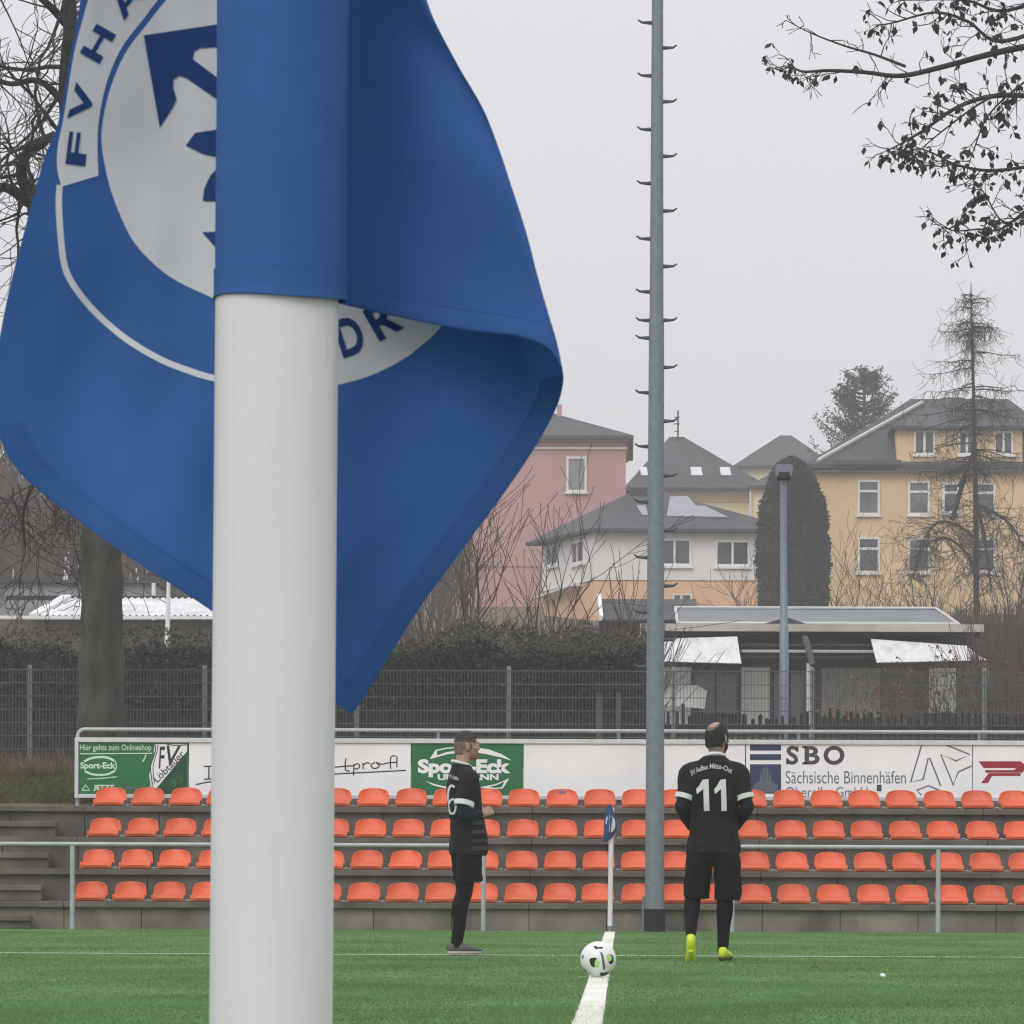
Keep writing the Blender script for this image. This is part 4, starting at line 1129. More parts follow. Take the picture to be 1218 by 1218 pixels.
# undergrowth
sk = Skel(); rnd = random.Random(31)
for _ in range(1500):
    px = rnd.uniform(430, 770); Y = rnd.uniform(97, 122); p = P(px, 760, Y); z = gz(p.x, Y)
    grow(sk, (p.x, Y, z - .1), (rnd.gauss(0, .25), 0, 1), rnd.uniform(.2, 1.0) + max(0, P(px, 756, Y).z - z - .4), .011, 0, rnd, .2, .05, .7, 1, .6, 4, None, .006)
for _ in range(1300):
    px = rnd.choice((rnd.uniform(1140, 1260), rnd.uniform(985, 1260))); Y = rnd.uniform(135, 175); p = P(px, 760, Y); z = gz(p.x, Y)
    grow(sk, (p.x, Y, z - .1), (rnd.gauss(0, .25), 0, 1), rnd.uniform(.4, 1.2) + max(0, P(px, 738, Y).z - z - .4), .013, 0, rnd, .2, .05, .7, 1, .6, 4, None, .007)
for _ in range(700):
    px = rnd.uniform(1165, 1260); Y = rnd.uniform(95, 120); p = P(px, 760, Y); z = gz(p.x, Y)
    grow(sk, (p.x, Y, z - .1), (rnd.gauss(0, .25), 0, 1), rnd.uniform(1.2, 3.2), .011, 0, rnd, .2, .05, .7, 1, .6, 4, None, .006)
o = obj('undergrowth', sk.mesh('undergrowth', 4), TWIGB); tag(o, 'tangled brown bare undergrowth on the slope behind the hedge', 'undergrowth', kind='stuff')
# dry grass and bramble on the bank at the left
sk = Skel(); rnd = random.Random(33); rng = np.random.default_rng(8); bl = []
for _ in range(900):
    px = rnd.uniform(-40, 96); Y = rnd.uniform(62.2, 66); p = P(px, 930, Y); z = gz(p.x, Y)
    grow(sk, (p.x, Y, z - .02), (rnd.gauss(0, .5), rnd.gauss(0, .4), 1), rnd.uniform(.1, .40), .005, 0, rnd, .3, -.05, .7, 1, .6, 4, None, .003)
    bl.append((p.x, Y, z + rnd.uniform(.02, .3)))
o = obj('dry_weeds', sk.mesh('dry_weeds', 4), DRYG); tag(o, 'dry brown weeds on the bank at the left end of the boards', 'weeds', kind='stuff')
n = 26000; x = rng.uniform(P(-60, 900, 61).x, P(92, 900, 61).x + .2, n); y = rng.uniform(60.95, 64, n); z = np.array([gz(a, b) for a, b in zip(x, y)])
o = obj('bank_grass', leaves('bank_grass', np.stack([x, y, z], 1), .06, rng, -1.6, .2), mat('bank_grass_blade', lin(88, 88, 56), .9, .35, 2)); tag(o, 'short olive grass on the bank left of the advertising boards', 'grass', kind='stuff')
# russet leaved shrub in front of the hut
rnd = random.Random(41); tips = []; sk = Skel()
bq = P(1118, 850, 98)
t = thing('russet_shrub', 'shrub with russet leaves in front of the right end of the garden hut', 'shrub', (bq.x, 98, gz(bq.x, 98)))
for _ in range(20):
    grow(sk, (bq.x + rnd.gauss(0, .7), 98 + rnd.gauss(0, .4), gz(bq.x, 98) - .1), (rnd.gauss(0, .35), rnd.gauss(0, .3), 1), rnd.uniform(.8, 1.55), .020, 2, rnd, .22, .02, .8, 2, .55, 5, tips, .005)
obj('stems', sk.mesh('stems', 4), TWIGB, t)
rng = np.random.default_rng(12)
lp = np.array([tuple(p) for p in tips if noise.noise(p * .8) > -.15]); lp = np.concatenate([lp + rng.normal(0, .06, lp.shape) for _ in range(2)])
lp = lp[rng.permutation(len(lp))[:1500]]
obj('foliage', leaves('foliage', lp, .10, rng, .4, .6), REDLEAF, t)['kind'] = 'stuff'

# clipped column conifer
def conifer_surface(name, label, px, pyb, pyt, halfpx, Y, n, size, seed, lean=0):
    rng = np.random.default_rng(seed)
    b = P(px, pyb, Y); zt = P(px, pyt, Y).z; z0 = gz(b.x, Y); hw = halfpx / F * Y
    t = thing(name, label, 'tree', (b.x, Y, z0))
    h = rng.random(n); ang = rng.uniform(0, 2 * math.pi, n)
    prof = np.interp(h, [0, .15, .5, .75, .9, .97, 1], [.80, .95, 1.0, .86, .58, .34, .05])
    lump = np.array([1 + .06 * noise.noise(Vector((math.cos(a) * 4, math.sin(a) * 4, k * 17))) + .08 * noise.noise(Vector((math.cos(a) * 1.5, math.sin(a) * 1.5, k * 6))) for a, k in zip(ang, h)])
    rr = hw * prof * lump * rng.uniform(.86, 1.05, n)
    x = b.x + np.cos(ang) * rr + lean * (h - .5) * hw; y = Y + np.sin(ang) * rr; z = z0 + (zt - z0) * h
    obj('foliage', leaves('foliage', np.stack([x, y, z], 1), size, rng, -1.0, .45), CONIF, t)['kind'] = 'stuff'
    bm = bmesh.new(); tube(bm, [(b.x, Y, z0 - .3), (b.x, Y, z0 + (zt - z0) * .95)], [.3, .04], 8); obj('trunk', bm, BARK, t)
    bm = bmesh.new(); tube(bm, [(b.x + lean * (k - .5) * hw, Y, z0 + (zt - z0) * k) for k in (0, .15, .5, .75, .9, .96)], [hw * .82 * v for v in (.80, .95, 1.0, .86, .58, .25)], 14); obj('branch_core', bm, CONIF, t)
conifer_surface('cypress', 'dense dark rounded cypress against the left edge of the yellow house', 943, 716, 547, 41, 213, 60000, .20, 3, -.1)

# spruce behind the yellow house
Y = 300.0
b = P(1026, 560, Y); zt = P(1026, 434, Y).z; z0 = gz(b.x, Y); zc = P(1026, 560, Y).z
t = thing('spruce', 'tall dark spruce with upswept boughs behind the roof of the yellow house', 'tree', (b.x, Y, z0))
sk = Skel(); rnd = random.Random(6); pos = []
bm = bmesh.new(); tube(bm, [(b.x, Y, z0 - .3), (b.x + .1, Y, zt - .2)], [.45, .05], 10); obj('trunk', bm, BARK, t)
for i in range(120):
    k = rnd.random() ** .8; z = zc - 1.5 + (zt - zc + 1.3) * k
    an_ = rnd.uniform(0, 2 * math.pi); Lb = (4.9 * (1 - k) ** .7 + .35) * rnd.uniform(.55, 1.1)
    p = Vector((b.x, Y, z)); d = Vector((math.cos(an_), math.sin(an_), .05)); n_ = 9; pr = p
    for j in range(n_):
        d.z += .11; p = p + d.normalized() * Lb / n_
        sk.seg(pr, p, .05 * (1 - j / n_) + .012, .05 * (1 - (j + 1) / n_) + .012); pr = p
        if j > 1:
            for _ in range(9):
                pos.append(tuple(p + Vector((rnd.gauss(0, .13), rnd.gauss(0, .13), rnd.gauss(-.10, .13)))))
obj('branches', sk.mesh('branches', 4), TWIG, t)
obj('foliage', leaves('foliage', pos, .26, np.random.default_rng(5), .5, .35), CONIF, t)['kind'] = 'stuff'

# larch in front of the yellow house
Y = 186.0
def lp_(x, y): return P(x, y, Y)
b = lp_(1162, 722); z0 = gz(b.x, Y)
t = thing('larch', 'bare larch with a straight thin trunk and drooping branches before the yellow house', 'tree', (b.x, Y, z0))
bm = bmesh.new()
q = [lp_(1162, 722), lp_(1161, 640), lp_(1160, 560), lp_(1158, 470), lp_(1156, 400), lp_(1155, 350), lp_(1155, 336)]
q[0].z = z0 - .3
tube(bm, q, [.125, .11, .09, .07, .05, .028, .012], 10); obj('trunk', bm, TWIG, t, True)
sk = Skel(); rnd = random.Random(14)
def drape(p, d, Lb, r, fine):
    n_ = 10; pr = Vector(p); d = Vector(d)
    for j in range(n_):
        d = (d + Vector((rnd.gauss(0, .12), rnd.gauss(0, .12), (-.05 if j < 5 else .06)))).normalized()
        p = pr + d * Lb / n_; sk.seg(pr, p, r * (1 - j / n_ * .8), r * (1 - (j + 1) / n_ * .8)); pr = p
        for _ in range(fine):
            if rnd.random() < .8:
                dd = Vector((rnd.gauss(0, .5), rnd.gauss(0, .5), rnd.gauss(-.6, .55)))
                grow(sk, p, dd, rnd.uniform(.25, .8), .010, 1, rnd, .4, -.05, .8, 1, .6, 4, None, .0065)
zT = lp_(1155, 338).z; 
for i in range(60):
    k = rnd.random(); z = zT - (zT - lp_(1160, 560).z) * k
    if i < 5: z = zT - rnd.uniform(.1, .9)
    an_ = rnd.uniform(0, 2 * math.pi); Lb = min(.45 + (zT - z) * .55, 2.9) * rnd.uniform(.55, 1.05)
    drape((lp_(1157, 450).x, Y, z), (math.cos(an_), math.sin(an_) * .8, .25 if z > zT - 1.2 else .05), Lb, .03, (1 if z > zT - 1.2 else 3) if z > zT - 5 else 2)
for pts, r in (([(1133, 618), (1146, 575), (1158, 535)], .12), ([(1160, 640), (1140, 625), (1115, 622), (1095, 650), (1085, 690)], .06), ([(1162, 690), (1150, 660), (1125, 640), (1105, 645)], .06), ([(1164, 600), (1172, 650), (1180, 700)], .07), ([(1160, 600), (1180, 610), (1205, 630), (1230, 680)], .06)):
    p3 = crom([tuple(lp_(*p) + Vector((0, rnd.gauss(0, .3), 0))) for p in pts], 6); p3 = [Vector(x) for x in p3]
    sk.line(p3, r, r * .5)
    for x in p3[2:]:
        for _ in range(4): grow(sk, x, (rnd.gauss(0, .8), rnd.gauss(0, .6), rnd.gauss(-.4, .6)), rnd.uniform(.5, 1.5), .016, 1, rnd, .35, -.06, .8, 2, .6, 5, None, .008)
obj('branches', sk.mesh('branches', 4), TWIG, t)
shrub('tall twiggy shrub under the larch at the right edge', 1200, 725, 180, (1.3, 2.4), 12, 51, TWIG, .45)
shrub('tall twiggy shrub left of the larch trunk before the yellow house', 1105, 725, 182, (.8, 1.5), 8, 52, TWIG, .5)

# hazy bare wood on the hillside at the left
sk = Skel(); rnd = random.Random(61)
for _ in range(420):
    px = rnd.uniform(-90, 560); Y = rnd.uniform(175, 330); p = P(px, 700, Y); z = gz(p.x, Y)
    h = max(1.5, P(px, 588 + rnd.uniform(-12, 55), Y).z - z) if px < 330 else max(1, P(px, 672, Y).z - z)
    grow(sk, (p.x, Y, z - .2), (rnd.gauss(0, .12), 0, 1), h, .055 + h * .006, 2, rnd, .12, .05, .55, 3, .42, 6, None, .016)
o = obj('bare_wood', sk.mesh('bare_wood', 4), TWIGB); tag(o, 'grey bare wood on the hazy hillside at the left', 'wood', kind='stuff')

# ------------------------------------------------------------------ the near corner flag
BLUE = mat('flag_cloth', (0.040, 0.116, 0.345), 0.75, 0.09, 14, bump=0.05, bscale=700, trans=0.16, spec=0.25)
BLUEH = mat('flag_hem_cloth', (0.041, 0.118, 0.345), 0.78, 0.06, 30, bump=0.05, bscale=700, trans=0.15, spec=0.25)
NAVY = mat('emblem_navy', (0.028, 0.070, 0.22), 0.75, 0.05, 30, trans=0.25, spec=0.2)
PRW = mat('emblem_white', (0.82, 0.82, 0.83), 0.75, 0.06, 12, trans=0.25, spec=0.2)
THREAD = mat('stitch_thread', (0.06, 0.17, 0.42), 0.8, 0.1, 20)
POLEW = mat('pole_plastic', (0.70, 0.68, 0.695), 0.45, 0.035, 5, spec=0.5, bump=0.08, bscale=160, stretch=(1, 1, .15), stain=(14, .07, (1, 1, .22)))
DP = 2.33
a1, a2 = PD(329.5, 358, DP), PD(322.5, 1192, DP)
pax = (a1 - a2).normalized()
def paz(z): return a2 + (a1 - a2) * ((z - a2.z) / (a1.z - a2.z))
t = thing('corner_flag_pole', 'thick white corner flag pole close to the camera', 'flag pole', paz(0.0))
PR = 146.5 / F * DP / 2
obj('pole', tubeb([paz(-0.05), paz(.3), paz(.8), paz(1.2), paz(1.5)], PR, 64), POLEW, t, True)
obj('pole_cap', tubeb([paz(1.5), paz(1.512), paz(1.52)], [PR * 1.02, PR * 1.0, PR * .7], 48), POLEW, t, True)

fl = thing('corner_flag', 'large blue football club flag with a round white emblem hanging from the near pole', 'flag', paz(0.86))
# sleeve
sl = bmesh.new()
s1, s2 = PD(333.6, 358, DP), PD(336.4, 20, DP)
sx = (s2 - s1).normalized()
rS = 156.5 / F * DP / 2
nr, ns = 40, 72
RG = []
e1 = RGT - sx * RGT.dot(sx); e1.normalize(); e2 = sx.cross(e1)
zlen = 0.62
for j in range(nr + 1):
    h = zlen * (j / nr) ** 1.6
    ring = []
    for i in range(ns):
        an_ = 2 * math.pi * i / ns
        flare = 1 + .025 * math.exp(-h / .006) + .006 * math.exp(-((h - .016) / .003) ** 2) * -1
        wob = 1 + .006 * noise.noise(Vector((math.cos(an_) * 2, math.sin(an_) * 2, h * 14))) + .004 * noise.noise(Vector((math.cos(an_) * 5, math.sin(an_) * 5, h * 40)))
        low = .0012 * math.sin(an_ * 2 + .6) * math.exp(-h / .02)
        ring.append(sl.verts.new(s1 + sx * (h + low) + (e1 * math.cos(an_) + e2 * math.sin(an_)) * rS * flare * wob))
    RG.append(ring)
for a, b in zip(RG, RG[1:]):
    for i in range(ns): sl.faces.new((a[i], a[(i + 1) % ns], b[(i + 1) % ns], b[i]))
bmesh.ops.recalc_face_normals(sl, faces=sl.faces)
bmesh.ops.solidify(sl, geom=sl.faces[:], thickness=0.0007)
obj('sleeve', sl, BLUEH, fl, True)
def ringbm(h0, h1, rad, n=72):
    bm = bmesh.new(); rs = []
    for h in (h0, h1):
        for r_ in (rad, rad - .0006):
            rs.append([bm.verts.new(s1 + sx * (h + .0012 * math.sin(2 * math.pi * i / n * 2 + .6) * math.exp(-h / .02)) + (e1 * math.cos(2 * math.pi * i / n) + e2 * math.sin(2 * math.pi * i / n)) * r_) for i in range(n)])
    for A, B in ((0, 2), (2, 3), (3, 1), (1, 0)):
        for i in range(n): bm.faces.new((rs[A][i], rs[A][(i + 1) % n], rs[B][(i + 1) % n], rs[B][i]))
    return bm
obj('hem', ringbm(-.0004, .0146, rS * 1.016), BLUEH, fl, True)
# stitches round the sleeve hem
def stitches(pts, ln, gap, rad, off):
    bm = bmesh.new(); d = 0
    for a, b in zip(pts[::2], pts[1::2]):
        tube(bm, [a + off, b + off], rad, 4)
    return bm
pts = [s1 + sx * .0137 + (e1 * math.cos(x) + e2 * math.sin(x)) * (rS * 1.016 + .0001) for x in np.linspace(0, 2 * math.pi, 160)]
obj('stitching', stitches(pts, 0, 0, .00022, Vector((0, 0, 0))), THREAD, fl)

# cloth: a front wing that runs from the sleeve to the fold on the right, and the long back sheet
def C2(px, n): return resample(px, n)
fold = [(455, -300), (480, -80), (500, -25), (515, 20), (545, 78), (575, 130), (594, 178), (608, 220), (626, 276), (640, 330), (653, 375), (662, 405), (669, 438)]
def coons(Lc, Rc, Tc, Bc, nu, nv):
    Lc, Rc, Tc, Bc = C2(Lc, nv), C2(Rc, nv), C2(Tc, nu), C2(Bc, nu)
    U = np.linspace(0, 1, nu)[None, :, None]; Vv = np.linspace(0, 1, nv)[:, None, None]
    S = (1 - U) * Lc[:, None] + U * Rc[:, None] + (1 - Vv) * Tc[None] + Vv * Bc[None] - ((1 - U) * (1 - Vv) * Lc[0] + U * (1 - Vv) * Rc[0] + (1 - U) * Vv * Lc[-1] + U * Vv * Rc[-1])
    return S
def grid_bm(Pg):
    bm = bmesh.new(); nv, nu = len(Pg), len(Pg[0])
    vs = [[bm.verts.new(p) for p in r] for r in Pg]
    for a, b in zip(vs, vs[1:]):
        for i in range(nu - 1): bm.faces.new((a[i], a[i + 1], b[i + 1], b[i]))
    return bm
DF = 2.372
NU, NV = 70, 110
front = coons([(408, -300), (409, 20), (409, 200), (406, 362)], fold, [(408, -300), (455, -300)], [(406, 362), (459, 374), (527, 388), (574, 395), (616, 400), (643, 409), (658, 420), (669, 438)], NU, NV)
Pg = []
for j in range(NV):
    r = []
    for i in range(NU):
        s = i / (NU - 1); v = j / (NV - 1)
        s2_ = math.sin(math.pi / 2 * s)
        # re-sample the row so the cloth rounds into the fold
        f = s2_ * (NU - 1); i0 = min(int(f), NU - 2); q = front[j][i0] * (1 - (f - i0)) + front[j][i0 + 1] * (f - i0)
        d = DF - .020 * math.cos(math.pi / 2 * s) + .050 * (1 - s) ** 2.0 + .006 * noise.noise(Vector((s * 2.2, v * 5, 3))) * math.sin(math.pi * s) + .003 * math.sin(v * 7 + s * 4) * math.sin(math.pi * s)
        r.append(PD(q[0], q[1], d))
    Pg.append(r)
fg = grid_bm(Pg); front_pts = Pg
LB = [(130, -300), (104, -60), (91, 28), (83, 69), (71, 138), (62, 165), (52, 190), (38, 241), (26, 286), (12, 340), (0, 400), (-7, 455), (-2, 515), (26, 565), (97, 622), (148, 659), (252, 727), (340, 792), (418, 850)]
BB = [(669, 438), (670, 455), (661, 487), (632, 539), (590, 600), (551, 652), (500, 722), (456, 792), (430, 834), (418, 850)]
NU2, NV2 = 130, 150
back = coons(fold, LB, [(455, -300), (130, -300)], BB, NU2, NV2)
Pb = []
for j in range(NV2):
    r = []
    for i in range(NU2):
        s = i / (NU2 - 1); v = j / (NV2 - 1)
        ss = s * s * (3 - 2 * s) * .35 + s ** 1.6 * .65     # denser rows at the fold
        f = ss * (NU2 - 1); i0 = min(int(f), NU2 - 2); q = back[j][i0] * (1 - (f - i0)) + back[j][i0 + 1] * (f - i0)
        k = min(ss / .16, 1)
        d = DF + .058 * math.sqrt(max(0, 1 - (1 - k) ** 2))
        px, py = q
        tilt = -.018 * max(0, (330 - px) / 330) ** 1.3                       # left side comes forward
        tilt += .006 * math.exp(-((px - 330) / 90) ** 2)
        tilt += .018 * math.sin((px - 120) / 120 + py / 260) * min(1, k) * (0.5 + .5 * min(1, abs(px - 330) / 200))
        tilt += .008 * noise.noise(Vector((px / 190, py / 240, 7.7))) * k + .0028 * noise.noise(Vector((px / 60, py / 110, 1.2))) * k
        # long soft crease in the lower right
        e_ = (px - 455) * .79 + (py - 640) * .61
        tilt += -.0022 * math.exp(-(((px - 440) * .8 + (py - 640) * .6) / 16) ** 2) * math.exp(-(((px - 440) * -.6 + (py - 640) * .8) / 60) ** 2)
        r.append(PD(px, py, d + tilt))
    Pb.append(r)
bg_ = grid_bm(Pb)
bvh_back = BVHTree.FromBMesh(bg_)
bvh_front = BVHTree.FromBMesh(fg)
for g_ in (fg, bg_):
    bmesh.ops.recalc_face_normals(g_, faces=g_.faces)
obj('front_wing', fg, BLUE, fl, True)
obj('back_sheet', bg_, BLUE, fl, True)
# hems: a second layer of cloth along the edges
def strip(bvh, outer, wd, off, name, m, par, side=1, n=160):
    q = resample(outer, n); tg = np.gradient(q, axis=0); tg /= np.linalg.norm(tg, axis=1)[:, None]
    nn = np.stack([-tg[:, 1], tg[:, 0]], 1) * side
    bm = bmesh.new(); rows = []
    for k in (0.06, .25, .5, .75, 1.0):
        row = []
        for p, m_ in zip(q, nn):
            d = ray(*(p + m_ * wd * k)).normalized(); h, nr_, i_, di = bvh.ray_cast(CAM, d)
            row.append(bm.verts.new(h - d * off * (1.0 if 0.1 < k < .9 else .6)) if h is not None else None)
        rows.append(row)
    for a, b in zip(rows, rows[1:]):
        for i in range(n - 1):
            f = (a[i], a[i + 1], b[i + 1], b[i])
            if None not in f: bm.faces.new(f)
    o = obj(name, bm, m, par, True)
    st = bmesh.new(); L2 = []
    q2 = resample(outer, 300); t2 = np.gradient(q2, axis=0); t2 /= np.linalg.norm(t2, axis=1)[:, None]; n2 = np.stack([-t2[:, 1], t2[:, 0]], 1) * side
    pp = []
    for p, m_ in zip(q2, n2):
        d = ray(*(p + m_ * wd * .93)).normalized(); h, *_ = bvh.ray_cast(CAM, d); pp.append(None if h is None else h - d * (off + .0003))
    for a, b in zip(pp[::2], pp[1::2]):
        if a is not None and b is not None: tube(st, [a, b], .00022, 4)
    obj('stitching', st, THREAD, o)
    return o
strip(bvh_front, [(412, 362), (459, 374), (527, 388), (574, 395), (616, 400), (643, 409), (656, 419)], 26, .0008, 'hem', BLUEH, fl, -1)
strip(bvh_back, [(667.5, 446), (669, 456), (661, 487), (632, 539), (590, 600), (551, 652), (500, 722), (456, 792), (432, 832)], 26, .0008, 'hem', BLUEH, fl, 1)
strip(bvh_back, [(-2, 515), (26, 565), (97, 622), (148, 659), (252, 727), (340, 792), (416, 848)], 30, .0008, 'hem', BLUEH, fl, -1)

# emblem printed on the back sheet
def emb(name, polys=(), ribs=(), m=PRW, lift=.0005, par=None, step=7):
    bm = bmesh.new()
    for p in polys: poly2(bm, p)
    for p, wd in ribs: ribbon2(bm, p, wd, 60)
    lay_bvh(bm, bvh_back, lift, step)
    return obj(name, bm, m, par or em)
def sm(pts, n=8): return [tuple(p) for p in resample(pts, len(pts) * n)]
disc = sm([(252, 354), (210, 334), (182, 313), (158, 286), (141, 251), (129, 216), (121, 172), (123, 140), (133, 100), (150, 62), (174, 30), (205, -8), (250, -50), (310, -75), (370, -70), (425, -40), (460, 20), (478, 110), (476, 200), (452, 280), (405, 340), (340, 366), (290, 364)])
em = emb('emblem_disc', [disc], m=PRW, par=fl)
band_in = sm([(117, 209), (116, 172), (118, 140), (127, 98), (144, 58), (168, 26), (200, -14), (248, -58), (310, -84), (372, -79), (430, -48), (467, 16), (486, 108), (484, 205), (460, 287), (412, 348), (365, 371)])
band_out = sm([(374, 463), (405, 457), (440, 447), (475, 430), (500, 412), (525, 388), (556, 340), (566, 250), (552, 130), (520, 10), (478, -70), (420, -140), (320, -170), (220, -150), (150, -100), (112, -20), (97, 28), (87, 69), (76, 138), (69, 172), (68, 200), (73, 222)])
ring = emb('emblem_ring', [band_in + band_out], m=PRW)
emb('emblem_outline', ribs=[([(71, 220), (70, 245), (73, 290), (78, 320), (90, 343), (115, 373), (150, 403), (190, 427), (225, 441), (256, 450), (320, 460), (376, 460)], 7.5)], m=PRW)
emb('emblem_anchor', [[(171, 42), (258, 29), (300, 22), (345, 20), (340, 60), (300, 56), (258, 56), (238, 57), (231, 61), (229, 70), (258, 92), (300, 124), (300, 150), (258, 118), (222, 93), (213, 90), (206, 95), (206, 104), (210, 118), (206, 127), (190, 152)],
     [(221, 173), (232, 158), (258, 154), (300, 150), (305, 190), (258, 187), (241, 183)], [(241, 239), (243, 224), (250, 209), (262, 196), (300, 190), (300, 241)], [(240, 276), (300, 275), (300, 320), (258, 296)]], m=NAVY, lift=.0010)
for ch_, cx, cy, rx, ry, wd, ht in (('F', 92, 177, .13, -1, 39, 24), ('V', 97.5, 122, .25, -1, 45, 25), ('H', 116.5, 52, .5, -.87, 40, 27), ('A', 150, 0, .62, -.78, 42, 27), ('F', 184, -42, .74, -.67, 36, 27), ('E', 226, -84, .8, -.6, 38, 27), ('N', 276, -110, .95, -.3, 42, 27),
                                    ('D', 416, 400, .95, -.30, 30, 46), ('R', 456, 380, .87, -.5, 34, 42)):
    bm = bmesh.new(); text2(bm, ch_, affn(cx, cy, rx, ry, wd, ht), .03)
    lay_bvh(bm, bvh_back, .0010, 6)
    if len(bm.faces): obj('emblem_letter', bm, NAVY, em)


# ------------------------------------------------------------------ far corner flag
YC = 56.6
c = Vector((GX, YC, 0))
FB = mat('far_flag_cloth', (0.030, 0.062, 0.20), .8, .1, 20, trans=.15)
t = thing('far_corner_flag_pole', 'thin white corner flag pole at the far end of the white line', 'flag pole', c)
tl = Vector((.010, 0, 1)).normalized()
obj('pole', tubeb([c + tl * .075, c + tl * .8, c + tl * 1.5], .030, 16), POLEW, t, True)
obj('spring_foot', tubeb([c, c + tl * .078], .020, 12), GALV, t, True)
zz = lambda py: P(724, py, YC).z
fl2 = thing('small_corner_flag', 'small furled blue corner flag with a white emblem at the far pole', 'flag', c + tl * 1.1)
rows = []
prof = [(957, 722, 727, .2), (963, 721, 729, .4), (970, 719.5, 731, .8), (978, 718.5, 733, 1), (986, 718.5, 733.5, 1), (992, 718, 731, .9), (997, 717, 727, .6), (1001, 716.5, 721, .3)]
pr = crom([tuple(map(float, p)) for p in prof], 4)
for py, x0, x1, k in pr:
    r = []
    for i in range(15):
        u_ = i / 14; x = x0 + (x1 - x0) * u_
        y = YC - .04 - .05 * k * math.sin(u_ * math.pi) -   .007 * math.sin(u_ * 11 + py * .08) * k
        r.append(P(x, py, y))
    rows.append(r)
bm = grid_bm(rows); bv2 = BVHTree.FromBMesh(bm)
bmesh.ops.recalc_face_normals(bm, faces=bm.faces); bmesh.ops.solidify(bm, geom=bm.faces[:], thickness=.003)
obj('cloth', bm, FB, fl2, True)
bm = bmesh.new(); poly2(bm, sm([(720, 979), (722, 971), (726.5, 969.5), (731, 975), (731.5, 984), (727.5, 990), (722, 987.5)], 3)); lay_bvh(bm, bv2, .004, 2); obj('emblem', bm, PRW, fl2)
bm = bmesh.new(); ribbon2(bm, [(723.5, 976), (727, 979.5), (725.5, 983)], 1.2); lay_bvh(bm, bv2, .006, 2); obj('emblem_print', bm, FB, fl2)

# ------------------------------------------------------------------ ball
rb = 0.109
cB = P(711.6, 1140.5, YBALL); cB.z = rb + .010
t = thing('football', 'white football with black and lime patches lying on the white line', 'ball', (cB.x, cB.y, 0))
bm = bmesh.new(); bmesh.ops.create_uvsphere(bm, u_segments=64, v_segments=40, radius=rb); bmesh.ops.translate(bm, verts=bm.verts, vec=cB)
BALLW = mat('ball_white', (.78, .79, .76), .35, .03, 8, bump=.15, bscale=60)
obj('ball', bm, BALLW, t, True)
bmq = bmesh.new(); bmesh.ops.create_icosphere(bmq, subdivisions=5, radius=rb); bmesh.ops.translate(bmq, verts=bmq.verts, vec=cB); bvb = BVHTree.FromBMesh(bmq); bmq.free()
BALLK = mat('ball_black', (.02, .022, .022), .4, .1, 8); BALLG = mat('ball_lime', lin(176, 214, 128), .4, .05, 8)
k = 1 / 11.07
def bp(pts): return sm([(680 + x * k, 1090 + y * k) for x, y in pts], 3)
def ballp(name, pl, m, lift):
    bm = bmesh.new()
    for p in pl: poly2(bm, bp(p))
    lay_bvh(bm, bvb, lift, 1.2); obj(name, bm, m, t)
ballp('black_patch', [[(285, 395), (310, 388), (350, 402), (410, 400), (400, 425), (350, 425), (318, 435), (300, 415)], [(232, 570), (262, 548), (320, 545), (345, 580), (345, 640), (300, 672), (262, 655), (240, 615)],
                      [(500, 495), (535, 510), (553, 560), (545, 605), (512, 632), (485, 600)], [(372, 775), (380, 740), (430, 740), (488, 732), (470, 760), (430, 780), (385, 786)], [(150, 690), (180, 700), (208, 745), (195, 745)], [(132, 530), (150, 505), (158, 515), (148, 560), (137, 565)]], BALLK, .0008)
ballp('lime_patch', [[(300, 620), (318, 570), (345, 560), (370, 600), (365, 650), (330, 680), (305, 668)], [(455, 520), (480, 498), (515, 515), (530, 550), (510, 590), (480, 585), (460, 555)]], BALLG, .0014)
ballp('dark_stripe', [[(375, 470), (405, 480), (425, 560), (440, 640), (440, 690), (415, 700), (408, 640), (395, 560)]], mat('ball_grey', lin(92, 88, 92), .4, .1, 8), .0011)

# litter
q = P(972, 1153, .57 * F / 101)
bm = bmesh.new()
vs = [(-.05, 0, .018), (-.03, .03, .03), (.0, .035, .02), (.03, .03, .03), (.05, .0, .016), (.03, -.03, .016), (0, -.025, .03), (-.03, -.03, .018)]
bm.faces.new([bm.verts.new(q + Vector(v) + Vector((0, 0, -q.z))) for v in vs])
bmesh.ops.solidify(bm, geom=bm.faces[:], thickness=.004)
o = obj('fallen_leaf', bm, DRYG); tag(o, 'single brown fallen leaf lying on the turf on the right', 'leaf')
q = P(1050, 1163, .57 * F / 111); bm = bmesh.new(); bmesh.ops.create_icosphere(bm, subdivisions=2, radius=.017)
for v in bm.verts: v.co = Vector((v.co.x * 1.1, v.co.y, v.co.z * .8)) * (1 + .25 * noise.noise(v.co * 60)) + Vector((q.x, q.y, .024))
o = obj('paper_scrap', bm, WHITE, None, True); tag(o, 'small white crumpled paper scrap on the turf at the right', 'litter')

